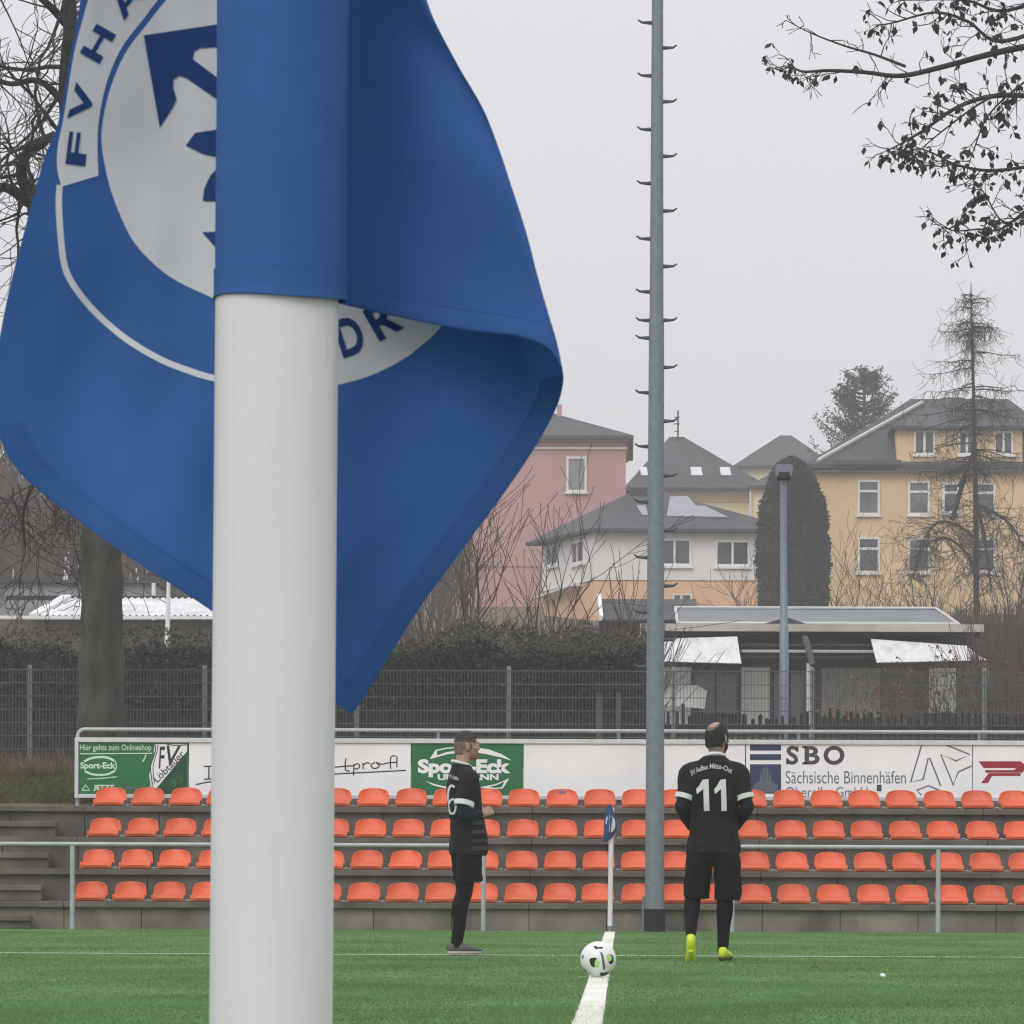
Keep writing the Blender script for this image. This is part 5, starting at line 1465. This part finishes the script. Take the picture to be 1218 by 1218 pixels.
# ------------------------------------------------------------------ the two players
SKIN = mat('skin', lin(170, 136, 121), .6, .10, 14, spec=.35)
HAIRD = mat('dark_hair', (.016, .013, .012), .75, .3, 60, bump=.5, bscale=300)
HAIRS = mat('shaved_hair', lin(116, 96, 86), .8, .22, 90, bump=.3, bscale=400)
HAIRM = mat('faded_hair', lin(78, 66, 60), .8, .25, 80, bump=.4, bscale=400)
HAIRB = mat('brown_hair', (.036, .028, .023), .75, .3, 60, bump=.5, bscale=300)
JER = mat('jersey_black', (.0085, .0085, .010), .8, .2, 9, bump=.25, bscale=60, spec=.25)
SHO = mat('shorts_black', (.0055, .0055, .0065), .85, .2, 9, bump=.25, bscale=60, spec=.2)
LEG = mat('legging_black', (.004, .004, .005), .8, .2, 14, spec=.2)
UND = mat('undershirt_navy', (.0085, .0105, .021), .8, .2, 14, spec=.2)
NUM = mat('shirt_print_white', (.66, .67, .66), .7, .05, 10)
NAMEP = mat('shirt_print_grey', (.42, .43, .43), .7, .1, 10)
STR = mat('shirt_stripe_grey', (.028, .030, .032), .7, .1, 10)
LIME = mat('boot_lime', lin(196, 214, 44), .45, .12, 12)
SHGREY = mat('shoe_grey', lin(78, 76, 72), .6, .15, 14)
SOLEW = mat('shoe_sole', lin(176, 172, 160), .6, .1, 12)
SOLED = mat('boot_sole', lin(60, 66, 30), .6, .2, 12)
LIP = mat('lips', lin(160, 100, 92), .6, .1, 10)
EYEW = mat('eye_white', (.6, .6, .58), .3, .05, 10); EYED = mat('eye_iris', (.03, .025, .02), .2, .1, 10)

def loft(bm, st, seg=20, ref=(1, 0, 0), n=5, sq=2.0, round_=True):
    """st: (x, y, z, a, b): elliptical sections, a along ref, b across"""
    q = crom([tuple(map(float, s)) for s in st], n)
    C_ = [Vector(p[:3]) for p in q]; ab = [(float(p[3]), float(p[4])) for p in q]
    if round_:
        for end in (0, -1):
            tdir = (C_[0] - C_[1]).normalized() if end == 0 else (C_[-1] - C_[-2]).normalized()
            a, b = ab[end]; c = C_[end]; m_ = min(a, b)
            add = [(c + tdir * m_ * math.sin(x) * .8, (max(a * math.cos(x), .001), max(b * math.cos(x), .001))) for x in (.5, .95, 1.3, 1.54)]
            if end == 0:
                C_ = [k[0] for k in add[::-1]] + C_; ab = [k[1] for k in add[::-1]] + ab
            else:
                C_ += [k[0] for k in add]; ab += [k[1] for k in add]
    rings = []
    ref = Vector(ref)
    for i, c in enumerate(C_):
        tg = (C_[min(i + 1, len(C_) - 1)] - C_[max(i - 1, 0)]).normalized()
        u = (ref - tg * ref.dot(tg)).normalized(); v = tg.cross(u)
        r = []
        for k in range(seg):
            an_ = 2 * math.pi * k / seg; cx, sy = math.cos(an_), math.sin(an_)
            e = 2 / sq
            r.append(bm.verts.new(c + u * ab[i][0] * math.copysign(abs(cx) ** e, cx) + v * ab[i][1] * math.copysign(abs(sy) ** e, sy)))
        rings.append(r)
    for a, b in zip(rings, rings[1:]):
        for k in range(seg): bm.faces.new((a[k], a[(k + 1) % seg], b[(k + 1) % seg], b[k]))
    bm.faces.new(rings[0][::-1]); bm.faces.new(rings[-1])
def ball_(bm, c, r, rot=None):
    M = Matrix.Translation(Vector(c)) @ (rot.to_4x4() if rot else Matrix.Identity(4)) @ Matrix.Diagonal((*r, 1))
    bmesh.ops.create_uvsphere(bm, u_segments=24, v_segments=16, radius=1, matrix=M)
def fuse(bm, vox, smooth=3, fac=.5):
    """one continuous surface out of overlapping solids"""
    bmesh.ops.recalc_face_normals(bm, faces=bm.faces)
    me = bpy.data.meshes.new('fuse'); bm.to_mesh(me); bm.free()
    o = bpy.data.objects.new('fuse', me); COL.objects.link(o)
    m = o.modifiers.new('r', 'REMESH'); m.mode = 'VOXEL'; m.voxel_size = vox; m.use_smooth_shade = True
    if smooth:
        s = o.modifiers.new('s', 'SMOOTH'); s.iterations = smooth; s.factor = fac
    r = bpy.data.meshes.new_from_object(o.evaluated_get(bpy.context.evaluated_depsgraph_get()))
    bpy.data.objects.remove(o); bpy.data.meshes.remove(me)
    return r
def wrinkle(me, amp, sc_, seed, zf=None):
    nrm = [v.normal.copy() for v in me.vertices]
    for v, n_ in zip(me.vertices, nrm):
        p = v.co
        k = noise.noise(Vector((p.x * sc_ + p.z * sc_ * .5, p.y * sc_, p.z * sc_ * 1.1 + seed))) + .5 * noise.noise(Vector((p.x * sc_ * 2.3 - p.z * sc_ * 1.3, p.y * sc_ * 2, p.z * sc_ * 2.4 + seed)))
        v.co = p + n_ * amp * k * (zf(p) if zf else 1)
    me.update()
def shell(me, pred, off, name, m, par, fill=None):
    """a layer lying on part of a body surface"""
    bm = bmesh.new(); bm.from_mesh(me)
    bm.normal_update()
    kill = [f for f in bm.faces if not pred(f.calc_center_median())]
    bmesh.ops.delete(bm, geom=kill, context='FACES')
    for v in bm.verts: v.co += v.normal * (off if not v.is_boundary else off * .15)
    return obj(name, bm, m, par, True)
def xf(me, M):
    me.transform(M); return me

def head_parts(bm, H, hs=1.0):
    """H maps head space (x right, y forward, z up, origin at the middle of the skull) to the figure"""
    Rr = H.to_3x3()
    def b(c, r): ball_(bm, H @ Vector(c), r, Rr)
    b((0, -.008, .012), (.076, .096, .104)); b((0, .03, -.05), (.060, .066, .068)); b((0, .062, -.088), (.032, .030, .026))
    b((0, -.035, -.045), (.062, .060, .06)); b((0, .082, .028), (.048, .016, .018))
    loft(bm, [tuple(H @ Vector((0, .084, .020))) + (.008, .008), tuple(H @ Vector((0, .103, -.018))) + (.013, .012)], 10, tuple(Rr @ Vector((1, 0, 0))), 3)
    b((.014, .094, -.022), (.009, .010, .008)); b((-.014, .094, -.022), (.009, .010, .008))
    b((0, .086, -.052), (.025, .012, .011))
    for s in (-1, 1):
        b((s * .078, -.008, -.012), (.009, .020, .033)); b((s * .084, -.016, .004), (.007, .014, .018))
        b((s * .048, .066, -.018), (.018, .02, .016))
def hand_parts(bm, wrist, dirv, palm, ref, curl=.6, sgn=1):
    """palm and five bent fingers; dirv along the hand, palm = direction the palm faces"""
    d = Vector(dirv).normalized(); p = Vector(palm); p = (p - d * p.dot(d)).normalized(); s = d.cross(p) * sgn
    w_ = Vector(wrist)
    loft(bm, [tuple(w_ - d * .02) + (.026, .019), tuple(w_ + d * .03) + (.036, .017), tuple(w_ + d * .085) + (.041, .015)], 14, tuple(s), 3)
    for k, ln in zip((-1.5, -.5, .5, 1.5), (.060, .074, .080, .070)):
        a = w_ + d * .082 + s * (.0205 * k); pts = [tuple(a - d * .015) + (.0088, .0088)]
        dd = d.copy(); c = a
        for i, f in enumerate((.45, .32, .23)):
            dd = (dd + p * curl * (.5 + .35 * i)).normalized(); c = c + dd * ln * f; pts.append(tuple(c) + (.0086 - .0008 * i, .0086 - .0008 * i))
        loft(bm, pts, 10, tuple(s), 3)
    a = w_ + d * .025 + s * .033
    loft(bm, [tuple(a) + (.014, .013), tuple(a + (d * .6 + s * .7 + p * .3).normalized() * .035) + (.011, .011), tuple(a + (d * .9 + s * .55 + p * .7).normalized() * .066) + (.009, .009)], 10, tuple(p), 3)

def shoe(par, ankle, heel, toe, up, name, m, msole, wid=.046):
    """football boot: upper with collar and tongue, sole with studs as a child"""
    ankle, heel, toe, up = map(Vector, (ankle, heel, toe, up))
    f = (toe - heel).normalized(); up = (up - f * up.dot(f)).normalized(); s = f.cross(up); L_ = (toe - heel).length
    at = lambda k, h: heel + f * L_ * k + up * h
    bm = bmesh.new()
    loft(bm, [tuple(at(.02, .042)) + (.026, .036), tuple(at(.15, .046)) + (.033, .042), tuple(at(.35, .042)) + (.036, .036), tuple(at(.6, .034)) + (.043, .028), tuple(at(.82, .026)) + (.041, .020), tuple(at(.97, .022)) + (.022, .014)], 18, tuple(s), 4)
    loft(bm, [tuple(at(.2, .05)) + (.034, .05), tuple(at(.2, .05) * .35 + ankle * .65 + up * .0) + (.036, .043)], 16, tuple(s), 3, round_=False)
    loft(bm, [tuple(at(.30, .085)) + (.020, .012), tuple(at(.55, .060)) + (.024, .010)], 12, tuple(s), 3)
    o = obj('shoe', fuse(bm, .006, 2), m, par, True)
    bm = bmesh.new(); out_ = []
    for k, wl in ((-.02, .014), (.03, .03), (.15, .036), (.35, .033), (.55, .042), (.75, .045), (.9, .036), (.985, .016)): out_.append((k, wl))
    pts = [at(k, 0) + s * wv for k, wv in out_] + [at(k, 0) - s * wv for k, wv in out_[::-1]]
    prism(bm, pts, up * .016)
    for k in (.1, .25, .6, .78, .9):
        for sd in (-.6, .6): tube(bm, [at(k, .001) + s * sd * .03, at(k, -.011) + s * sd * .03], [.008, .006], 8)
    obj('sole', bm, msole, o)
    bm = bmesh.new()
    for k in (.36, .43, .5, .57): tube(bm, [at(k, .086 - (k - .3) * .11) + s * .02, at(k + .02, .089 - (k - .3) * .11), at(k, .086 - (k - .3) * .11) - s * .02], .0035, 5)
    obj('laces', bm, SOLEW, o)

def player(name, label, loc, yaw, spec):
    t = thing(name, label, 'person', loc, None)
    M = Matrix.Translation(Vector(loc)) @ Matrix.Rotation(yaw, 4, 'Z')
    sh, el, wr = spec['shoulder'], spec['elbow'], spec['wrist']
    hip_, kn, an_ = spec['hip'], spec['knee'], spec['ankle']
    lean = spec['lean']      # forward offset of the trunk by height
    ly = lambda z: float(np.interp(z, lean[0], lean[1]))
    tx = spec.get('tx', 0)
    Hd = Matrix.Translation(Vector(spec['head'])) @ Matrix.Rotation(spec['hyaw'], 4, 'Z') @ Matrix.Rotation(spec.get('htilt', 0), 4, 'X')
    # body: one continuous surface
    sgb = spec.get('sg', 1.0)
    bm = bmesh.new()
    tor = [(.88, .150, .105), (.98, .158, .108), (1.10, .142, .098), (1.24, .162, .112), (1.36, .160, .106), (1.43, .100, .074), (1.50, .062, .058)]
    loft(bm, [(0, ly(z), z, a, b) for z, a, b in tor], 24)
    hp = Vector(spec['head'])
    loft(bm, [(0, ly(1.48), 1.46, .062, .060), (hp.x * .5, ly(1.5) * .6 + hp.y * .4 - .012, 1.53, .057, .058), (hp.x, hp.y - .022, hp.z - .06, .057, .062)], 18)
    head_parts(bm, Hd)
    for i in (0, 1):
        s_, e_, w_ = Vector(sh[i]), Vector(el[i]), Vector(wr[i])
        loft(bm, [tuple(s_ * .8 + Vector((0, ly(1.40), 1.39)) * .2) + (.058, .056), tuple(s_) + (.054, .054), tuple(s_.lerp(e_, .4)) + (.048, .048), tuple(e_) + (.040, .041), tuple(e_.lerp(w_, .35)) + (.041, .040), tuple(w_) + (.027, .024)], 16, (0, 0.2, 1) if abs((e_ - s_).normalized().z) < .8 else (1, 0, 0), 4)
        hd = spec['hand'][i]
        hand_parts(bm, w_ + (w_ - e_).normalized() * .012, hd[0], hd[1], None, hd[2], 1 if i else -1)
        h_, k_, a_ = Vector(hip_[i]), Vector(kn[i]), Vector(an_[i])
        loft(bm, [tuple(h_ * .9 + Vector((0, 0, .12))) + (.072 * sgb, .082 * sgb), tuple(h_.lerp(k_, .3)) + (.074 * sgb, .082 * sgb), tuple(h_.lerp(k_, .75)) + (.060, .064), tuple(k_) + (.052, .056), tuple(k_.lerp(a_, .3) + Vector(spec['calf'][i]) * .018) + (.053, .057), tuple(k_.lerp(a_, .65)) + (.041, .044), tuple(a_) + (.033, .038)], 18, (1, 0, 0), 5)
        ft = spec['foot'][i]; he, to = Vector(ft[0]), Vector(ft[1])
        loft(bm, [tuple(a_) + (.032, .036), tuple(he.lerp(to, .25) + Vector(ft[2]) * .04) + (.03, .03), tuple(he.lerp(to, .8) + Vector(ft[2]) * .025) + (.034, .016)], 12, tuple((to - he).normalized().cross(Vector(ft[2]))), 4)
    body = fuse(bm, .0062, 3)
    # clothes, each its own surface over the body
    g = spec.get('girth', 1.0); sg = spec.get('sg', 1.0)
    bm = bmesh.new()
    tor = spec['jersey']
    loft(bm, [(tx, ly(z) + yo, z, a * g, b * g) for z, a, b, yo in tor], 28, sq=2.25, round_=False)
    for i in (0, 1):
        s_, e_ = Vector(sh[i]), Vector(el[i])
        end = s_.lerp(e_, spec.get('sleeve', .72))
        loft(bm, [(s_.x * .45, ly(1.4), 1.432, .066, .080), (s_.x * .80, s_.y * .6 + ly(1.4) * .4, 1.420, .070, .082), tuple(s_ + Vector((s_.x * .14, 0, -.005))) + (.073, .082), tuple(s_.lerp(e_, .45)) + (.070, .079), tuple(end) + (.068, .078)], 18, (0, 0.2, 1) if abs((e_ - s_).normalized().z) < .8 else (1, 0, 0), 4, round_=False)
    jm = fuse(bm, .0075, 2)
    wrinkle(jm, .010, 8, spec['seed'], lambda p: min(1, max(.25, (1.45 - p.z) * 3)))
    bj = bmesh.new(); bj.from_mesh(jm)
    jb = xf(jm, M)
    bvj = BVHTree.FromPolygons([tuple(v.co) for v in jb.vertices], [tuple(p.vertices) for p in jb.polygons]); bj.free()
    bm = bmesh.new()
    loft(bm, [(tx, ly(.95), 1.0, .150 * g, .105 * g), (tx, ly(.88), .90, .165 * g, .122 * g), (tx, ly(.85), .80, .160 * g, .120 * g)], 24, sq=2.2)
    for i in (0, 1):
        h_, k_ = Vector(hip_[i]), Vector(kn[i])
        e = spec['hem'][i]
        loft(bm, [tuple(h_ + Vector((-h_.x * .12, 0, .03))) + (.080 * sg, .108 * sg), tuple(h_.lerp(Vector(e), .35)) + (.098 * sg, .122 * sg), tuple(e) + (.102 * sg, .120 * sg)], 22, (1, 0, 0), 5, sq=2.3, round_=False)
    sm_ = fuse(bm, .0075, 2); wrinkle(sm_, .010, 7, spec['seed'] + 4)
    bodyo = obj('body', body, SKIN, t, True)
    hair_src = body.copy()
    body.transform(M)
    obj('jersey', jb, JER, t, True)
    obj('shorts', xf(sm_, M), SHO, t, True)
    Hi = Hd.inverted()
    for nm, m_, off, pred in spec['hair']:
        bmx = bmesh.new(); bmx.from_mesh(hair_src); bmx.normal_update()
        kill = [f for f in bmx.faces if not ((Hi @ f.calc_center_median()).z > -.14 and pred(Hi @ f.calc_center_median()))]
        bmesh.ops.delete(bmx, geom=kill, context='FACES')
        for v in bmx.verts: v.co += v.normal * (off * (1 + .35 * noise.noise(v.co * 90)) if not v.is_boundary else .0012)
        bmesh.ops.transform(bmx, matrix=M, verts=bmx.verts)
        obj(nm, bmx, m_, t, True)
    for s in (-1, 1):
        bm = bmesh.new(); ball_(bm, M @ Hd @ Vector((s * .031, .0815, .012)), (.0105, .0105, .0085)); e = obj('eye', bm, EYEW, t, True)
        bm = bmesh.new(); ball_(bm, M @ Hd @ Vector((s * .032, .0895, .012)), (.0048, .0042, .0052)); obj('iris', bm, EYED, e, True)
    bm = bmesh.new(); ball_(bm, M @ Hd @ Vector((0, .0965, -.053)), (.019, .0035, .0055), (M @ Hd).to_3x3().normalized()); obj('lips', bm, LIP, t, True)
    # leggings, undershirt sleeves, white bands
    for i in (0, 1):
        h_, k_, a_ = Vector(hip_[i]), Vector(kn[i]), Vector(an_[i])
        bm = bmesh.new()
        loft(bm, [tuple(h_.lerp(k_, .35)) + (.083 * sgb, .090 * sgb), tuple(h_.lerp(k_, .75)) + (.067, .071), tuple(k_) + (.060, .064), tuple(k_.lerp(a_, .3) + Vector(spec['calf'][i]) * .018) + (.061, .066), tuple(k_.lerp(a_, .65)) + (.049, .052), tuple(a_) + (.041, .046), tuple(a_ + (a_ - k_).normalized() * .045) + (.036, .043)], 22, (1, 0, 0), 6, round_=False)
        for v in bm.verts: v.co += Vector((1, .4, 0)) * .0035 * noise.noise(Vector((v.co.x * 9, v.co.y * 9, v.co.z * 22)))
        bmesh.ops.transform(bm, matrix=M, verts=bm.verts); obj('legging', bm, LEG, t, True)
        s_, e_, w_ = Vector(sh[i]), Vector(el[i]), Vector(wr[i])
        rf_ = (0, 0.2, 1) if abs((e_ - s_).normalized().z) < .8 else (1, 0, 0)
        bm = bmesh.new()
        loft(bm, [tuple(s_.lerp(e_, .5)) + (.055, .056), tuple(s_.lerp(e_, .85)) + (.053, .053), tuple(e_) + (.051, .052), tuple(e_.lerp(w_, .35)) + (.051, .049), tuple(w_.lerp(e_, .06)) + (.036, .032)], 18, rf_, 6, round_=False)
        wm_ = fuse(bm, .0065, 2); wrinkle(wm_, .0035, 16, 3 + i)
        obj('undershirt_sleeve', xf(wm_, M), UND, t, True)
        k0 = spec.get('sleeve', .72); c0_ = s_.lerp(e_, k0 - .10); c1_ = s_.lerp(e_, k0 + .035)
        bm = bmesh.new()
        loft(bm, [tuple(c0_) + (.0745, .0835), tuple(c1_) + (.0715, .0805)], 22, rf_, 3, round_=False)
        bmesh.ops.transform(bm, matrix=M, verts=bm.verts); obj('sleeve_band', bm, NUM, t, True)
        ft = spec['foot'][i]
        shoe(t, M @ a_, M @ Vector(ft[0]), M @ Vector(ft[1]), M.to_3x3() @ Vector(ft[2]), 'shoe', spec['shoe'][0], spec['shoe'][1])
    bm = bmesh.new()
    n_ = 40; cz = spec['collar']
    ringp = [Vector((hp.x * .35 + .070 * math.cos(x), ly(1.5) * .8 + hp.y * .2 - .014 + .074 * math.sin(x), cz[0] - (cz[1] * (math.sin(x) + 1) / 2))) for x in np.linspace(0, 2 * math.pi, n_)]
    tube(bm, ringp, .0125, 8); bmesh.ops.transform(bm, matrix=M, verts=bm.verts); obj('collar', bm, NUM, t, True)
    return t, bvj

# walking player, back to the camera
d11 = 35.2
p11 = P(848.5, 1052 + .57 * F / d11, d11); p11.z = .008
spec = dict(
    shoulder=[(-.172, .0, 1.395), (.172, .0, 1.395)], elbow=[(-.243, -.045, 1.145), (.246, -.045, 1.145)], wrist=[(-.155, .17, .985), (.16, .17, .985)],
    hand=[((.6, .7, -.1), (.5, -.4, .3), .5), ((-.6, .7, -.1), (-.5, -.4, .3), .5)],
    hip=[(-.098, 0, .90), (.098, 0, .90)], knee=[(-.150, .085, .500), (.085, .02, .495)], ankle=[(-.172, -.105, .215), (.070, -.01, .095)], calf=[(-.2, -1, -.3), (.2, -1, 0)],
    foot=[((-.176, -.160, .180), (-.172, -.040, -.070 + .02), (0, -.91, -.42)), ((.058, -.085, .010), (.128, .17, .010), (0, 0, 1))],
    lean=([.8, 1.1, 1.5], [0, .0, -.01]), head=(.022, .035, 1.665), hyaw=R(-33), htilt=R(-4),
    jersey=[(.80, .203, .145, .012), (.86, .201, .143, .012), (.95, .186, .134, .008), (1.08, .176, .124, .004), (1.22, .196, .135, 0), (1.36, .200, .132, -.004), (1.44, .168, .106, -.006), (1.50, .112, .084, -.004), (1.525, .078, .074, -.004)],
    sleeve=.74, seed=2, hem=[(-.128, .045, .475), (.108, .015, .455)], collar=(1.545, .045), shoe=(LIME, SOLED),
    hair=[('hair', HAIRD, .009, lambda q: q.z > -.045 - .03 * (q.y < 0) and q.y < .058 - .5 * max(0, .02 - q.z) and not (((q.x + .004) / .044) ** 2 + ((q.y + .046) / .054) ** 2 < 1 and q.z > .04) and abs(q.x) < .082 and not (q.y > -.03 and q.z < -.03)),
          ('crown_stubble', HAIRS, .0045, lambda q: .62 < ((q.x + .004) / .044) ** 2 + ((q.y + .046) / .054) ** 2 < 1.12 and q.z > .035),
          ('neck_stubble', HAIRS, .003, lambda q: -.105 < q.z < -.065 and q.y < -.03),
          ('beard', HAIRD, .010, lambda q: q.z < -.035 and q.y > .012 + .0 * q.z and not (abs(q.x) < .026 and -.064 < q.z < -.040) and q.z > -.128 and not (q.z > -.05 and q.y > .082))])
pl11, bvj = player('person', 'balding bearded player in black with number 11, seen from behind, lime boots', p11, 0.0 + YAW, spec)
bm = bmesh.new()
for x0, x1, fx in ((828, 844, 0), (849.5, 864.5, 0)):
    w_ = x1 - x0
    poly2(bm, [(x0 + w_ * .48, 927.5), (x1 - w_ * .08, 926.5), (x1, 964.5), (x1 - w_ * .42, 964.8), (x1 - w_ * .46, 938.5), (x0 + w_ * .06, 944.5), (x0, 938.5), (x0 + w_ * .22, 934.5)])
lay_bvh(bm, bvj, .006, 2); obj('shirt_number', bm, NUM, pl11)
bm = bmesh.new()
txt = 'SV Aufbau Deutschbaselitz'
def arc(u, v):
    x = 821.5 + 50.5 * u; yb = 922.6 - 9.0 * (1 - ((u - .55) / .55) ** 2) * 1.0 + 3.0 * max(0, u - .7)
    return (x - (v - .5) * (.5 - u) * 3.4, yb - v * 6.2 + .6)
text2(bm, 'SV Aufbau', lambda u, v: arc(u * .40, v), .02); text2(bm, 'Mitte-Ost', lambda u, v: arc(.45 + u * .53, v), .02)
lay_bvh(bm, bvj, .006, 2); obj('shirt_lettering', bm, NAMEP, pl11)

# standing player seen from the side
d6 = 37.7
p6 = P(553.5, 1052 + .57 * F / d6, d6); p6.z = .008
y6 = R(-70) + YAW
spec = dict(
    shoulder=[(-.165, .02, 1.395), (.168, -.04, 1.395)], elbow=[(-.205, .0, 1.145), (.222, -.110, 1.115)], wrist=[(-.09, .125, 1.135), (.130, .085, 1.125)],
    hand=[((.55, .7, .25), (.6, -.2, -.4), .8), ((-.40, .85, .35), (-.6, -.2, -.4), .8)],
    hip=[(-.085, .01, .895), (.085, -.01, .895)], knee=[(-.060, .005, .495), (.060, -.03, .495)], ankle=[(-.050, -.055, .095), (.050, -.095, .095)], calf=[(0, -1, 0), (0, -1, 0)],
    foot=[((-.044, -.120, .010), (-.075, .150, .010), (0, 0, 1)), ((.048, -.160, .010), (.065, .118, .010), (0, 0, 1))],
    lean=([.80, .95, 1.2, 1.5], [.02, .022, -.01, -.035]), head=(.0, .005, 1.672), hyaw=R(-8), htilt=R(-2), tx=0,
    jersey=[(.795, .200, .160, .0), (.86, .198, .160, .0), (.95, .190, .152, .004), (1.08, .180, .142, .006), (1.22, .192, .142, 0), (1.36, .196, .134, -.004), (1.44, .168, .106, -.006), (1.50, .112, .084, -.006), (1.525, .078, .074, -.006)],
    sleeve=.72, seed=12, girth=.92, sg=.84, hem=[(-.080, .03, .595), (.082, .01, .585)], collar=(1.548, .045), shoe=(SHGREY, SOLEW),
    hair=[('hair', HAIRB, .0062, lambda q: q.z > .045 + .15 * max(0, q.y - .02) and q.y < .072 and not (q.y > .05 and q.z < .06)),
          ('shaved_hair', HAIRS, .0032, lambda q: -.075 < q.z < .030 and q.y < .028 - .25 * max(0, -q.z) and not (abs(q.x) > .081) and not (q.y > -.04 and q.z < -.03)),
          ('hair_fade', HAIRM, .0046, lambda q: .028 < q.z < .052 + .15 * max(0, q.y - .02) and q.y < .060),
          ('stubble', mat('stubble', lin(150, 108, 92), .8, .2, 60), .0025, lambda q: q.z < -.038 and q.y > .022 and q.z > -.118 and not (abs(q.x) < .026 and -.064 < q.z < -.040) and not (q.z > -.05 and q.y > .08))])
pl6, bvj = player('person', 'short haired player in black with number 6, standing in profile facing right', p6, y6, spec)
bm = bmesh.new()
q6 = [(536.5, 936.5), (533, 934.2), (530.2, 937), (528.6, 945), (528.6, 955), (530, 964), (533, 968), (536.4, 966), (538, 960), (537.4, 953.5), (534.8, 950.6), (531.6, 952), (529.6, 956)]
ribbon2(bm, [(x + 4.2, y) for x, y in q6], 2.6); lay_bvh(bm, bvj, .006, 1.5); obj('shirt_number', bm, NUM, pl6)
bm = bmesh.new(); text2(bm, 'SV Aufbau', affn(540, 924.5, .95, .30, 12, 4.5), .02); lay_bvh(bm, bvj, .006, 1.5); obj('shirt_lettering', bm, NAMEP, pl6)
bm = bmesh.new()
for py in (977, 987.5, 998, 1007.5):
    poly2(bm, [(561, py), (579.5, py - 1), (579.8, py + 3.4), (561, py + 4.6)])
lay_bvh(bm, bvj, .005, 2); obj('shirt_stripes', bm, STR, pl6)

# ------------------------------------------------------------------ the hazy winter air
g = mat('haze_air', (.5, .5, .5))
t_ = g.node_tree
for n_ in list(t_.nodes):
    if n_.type != 'OUTPUT_MATERIAL': t_.nodes.remove(n_)
v_ = t_.nodes.new('ShaderNodeVolumePrincipled'); v_.inputs['Color'].default_value = (.93, .93, .95, 1); v_.inputs['Density'].default_value = HAZE; v_.inputs['Anisotropy'].default_value = 0.0
t_.links.new(v_.outputs[0], t_.nodes['Material Output'].inputs['Volume'])
o = obj('haze', box(-235, 235, -45, 470, -1.1, 46), g); tag(o, 'thin pale winter haze over the whole place', 'haze', kind='stuff')
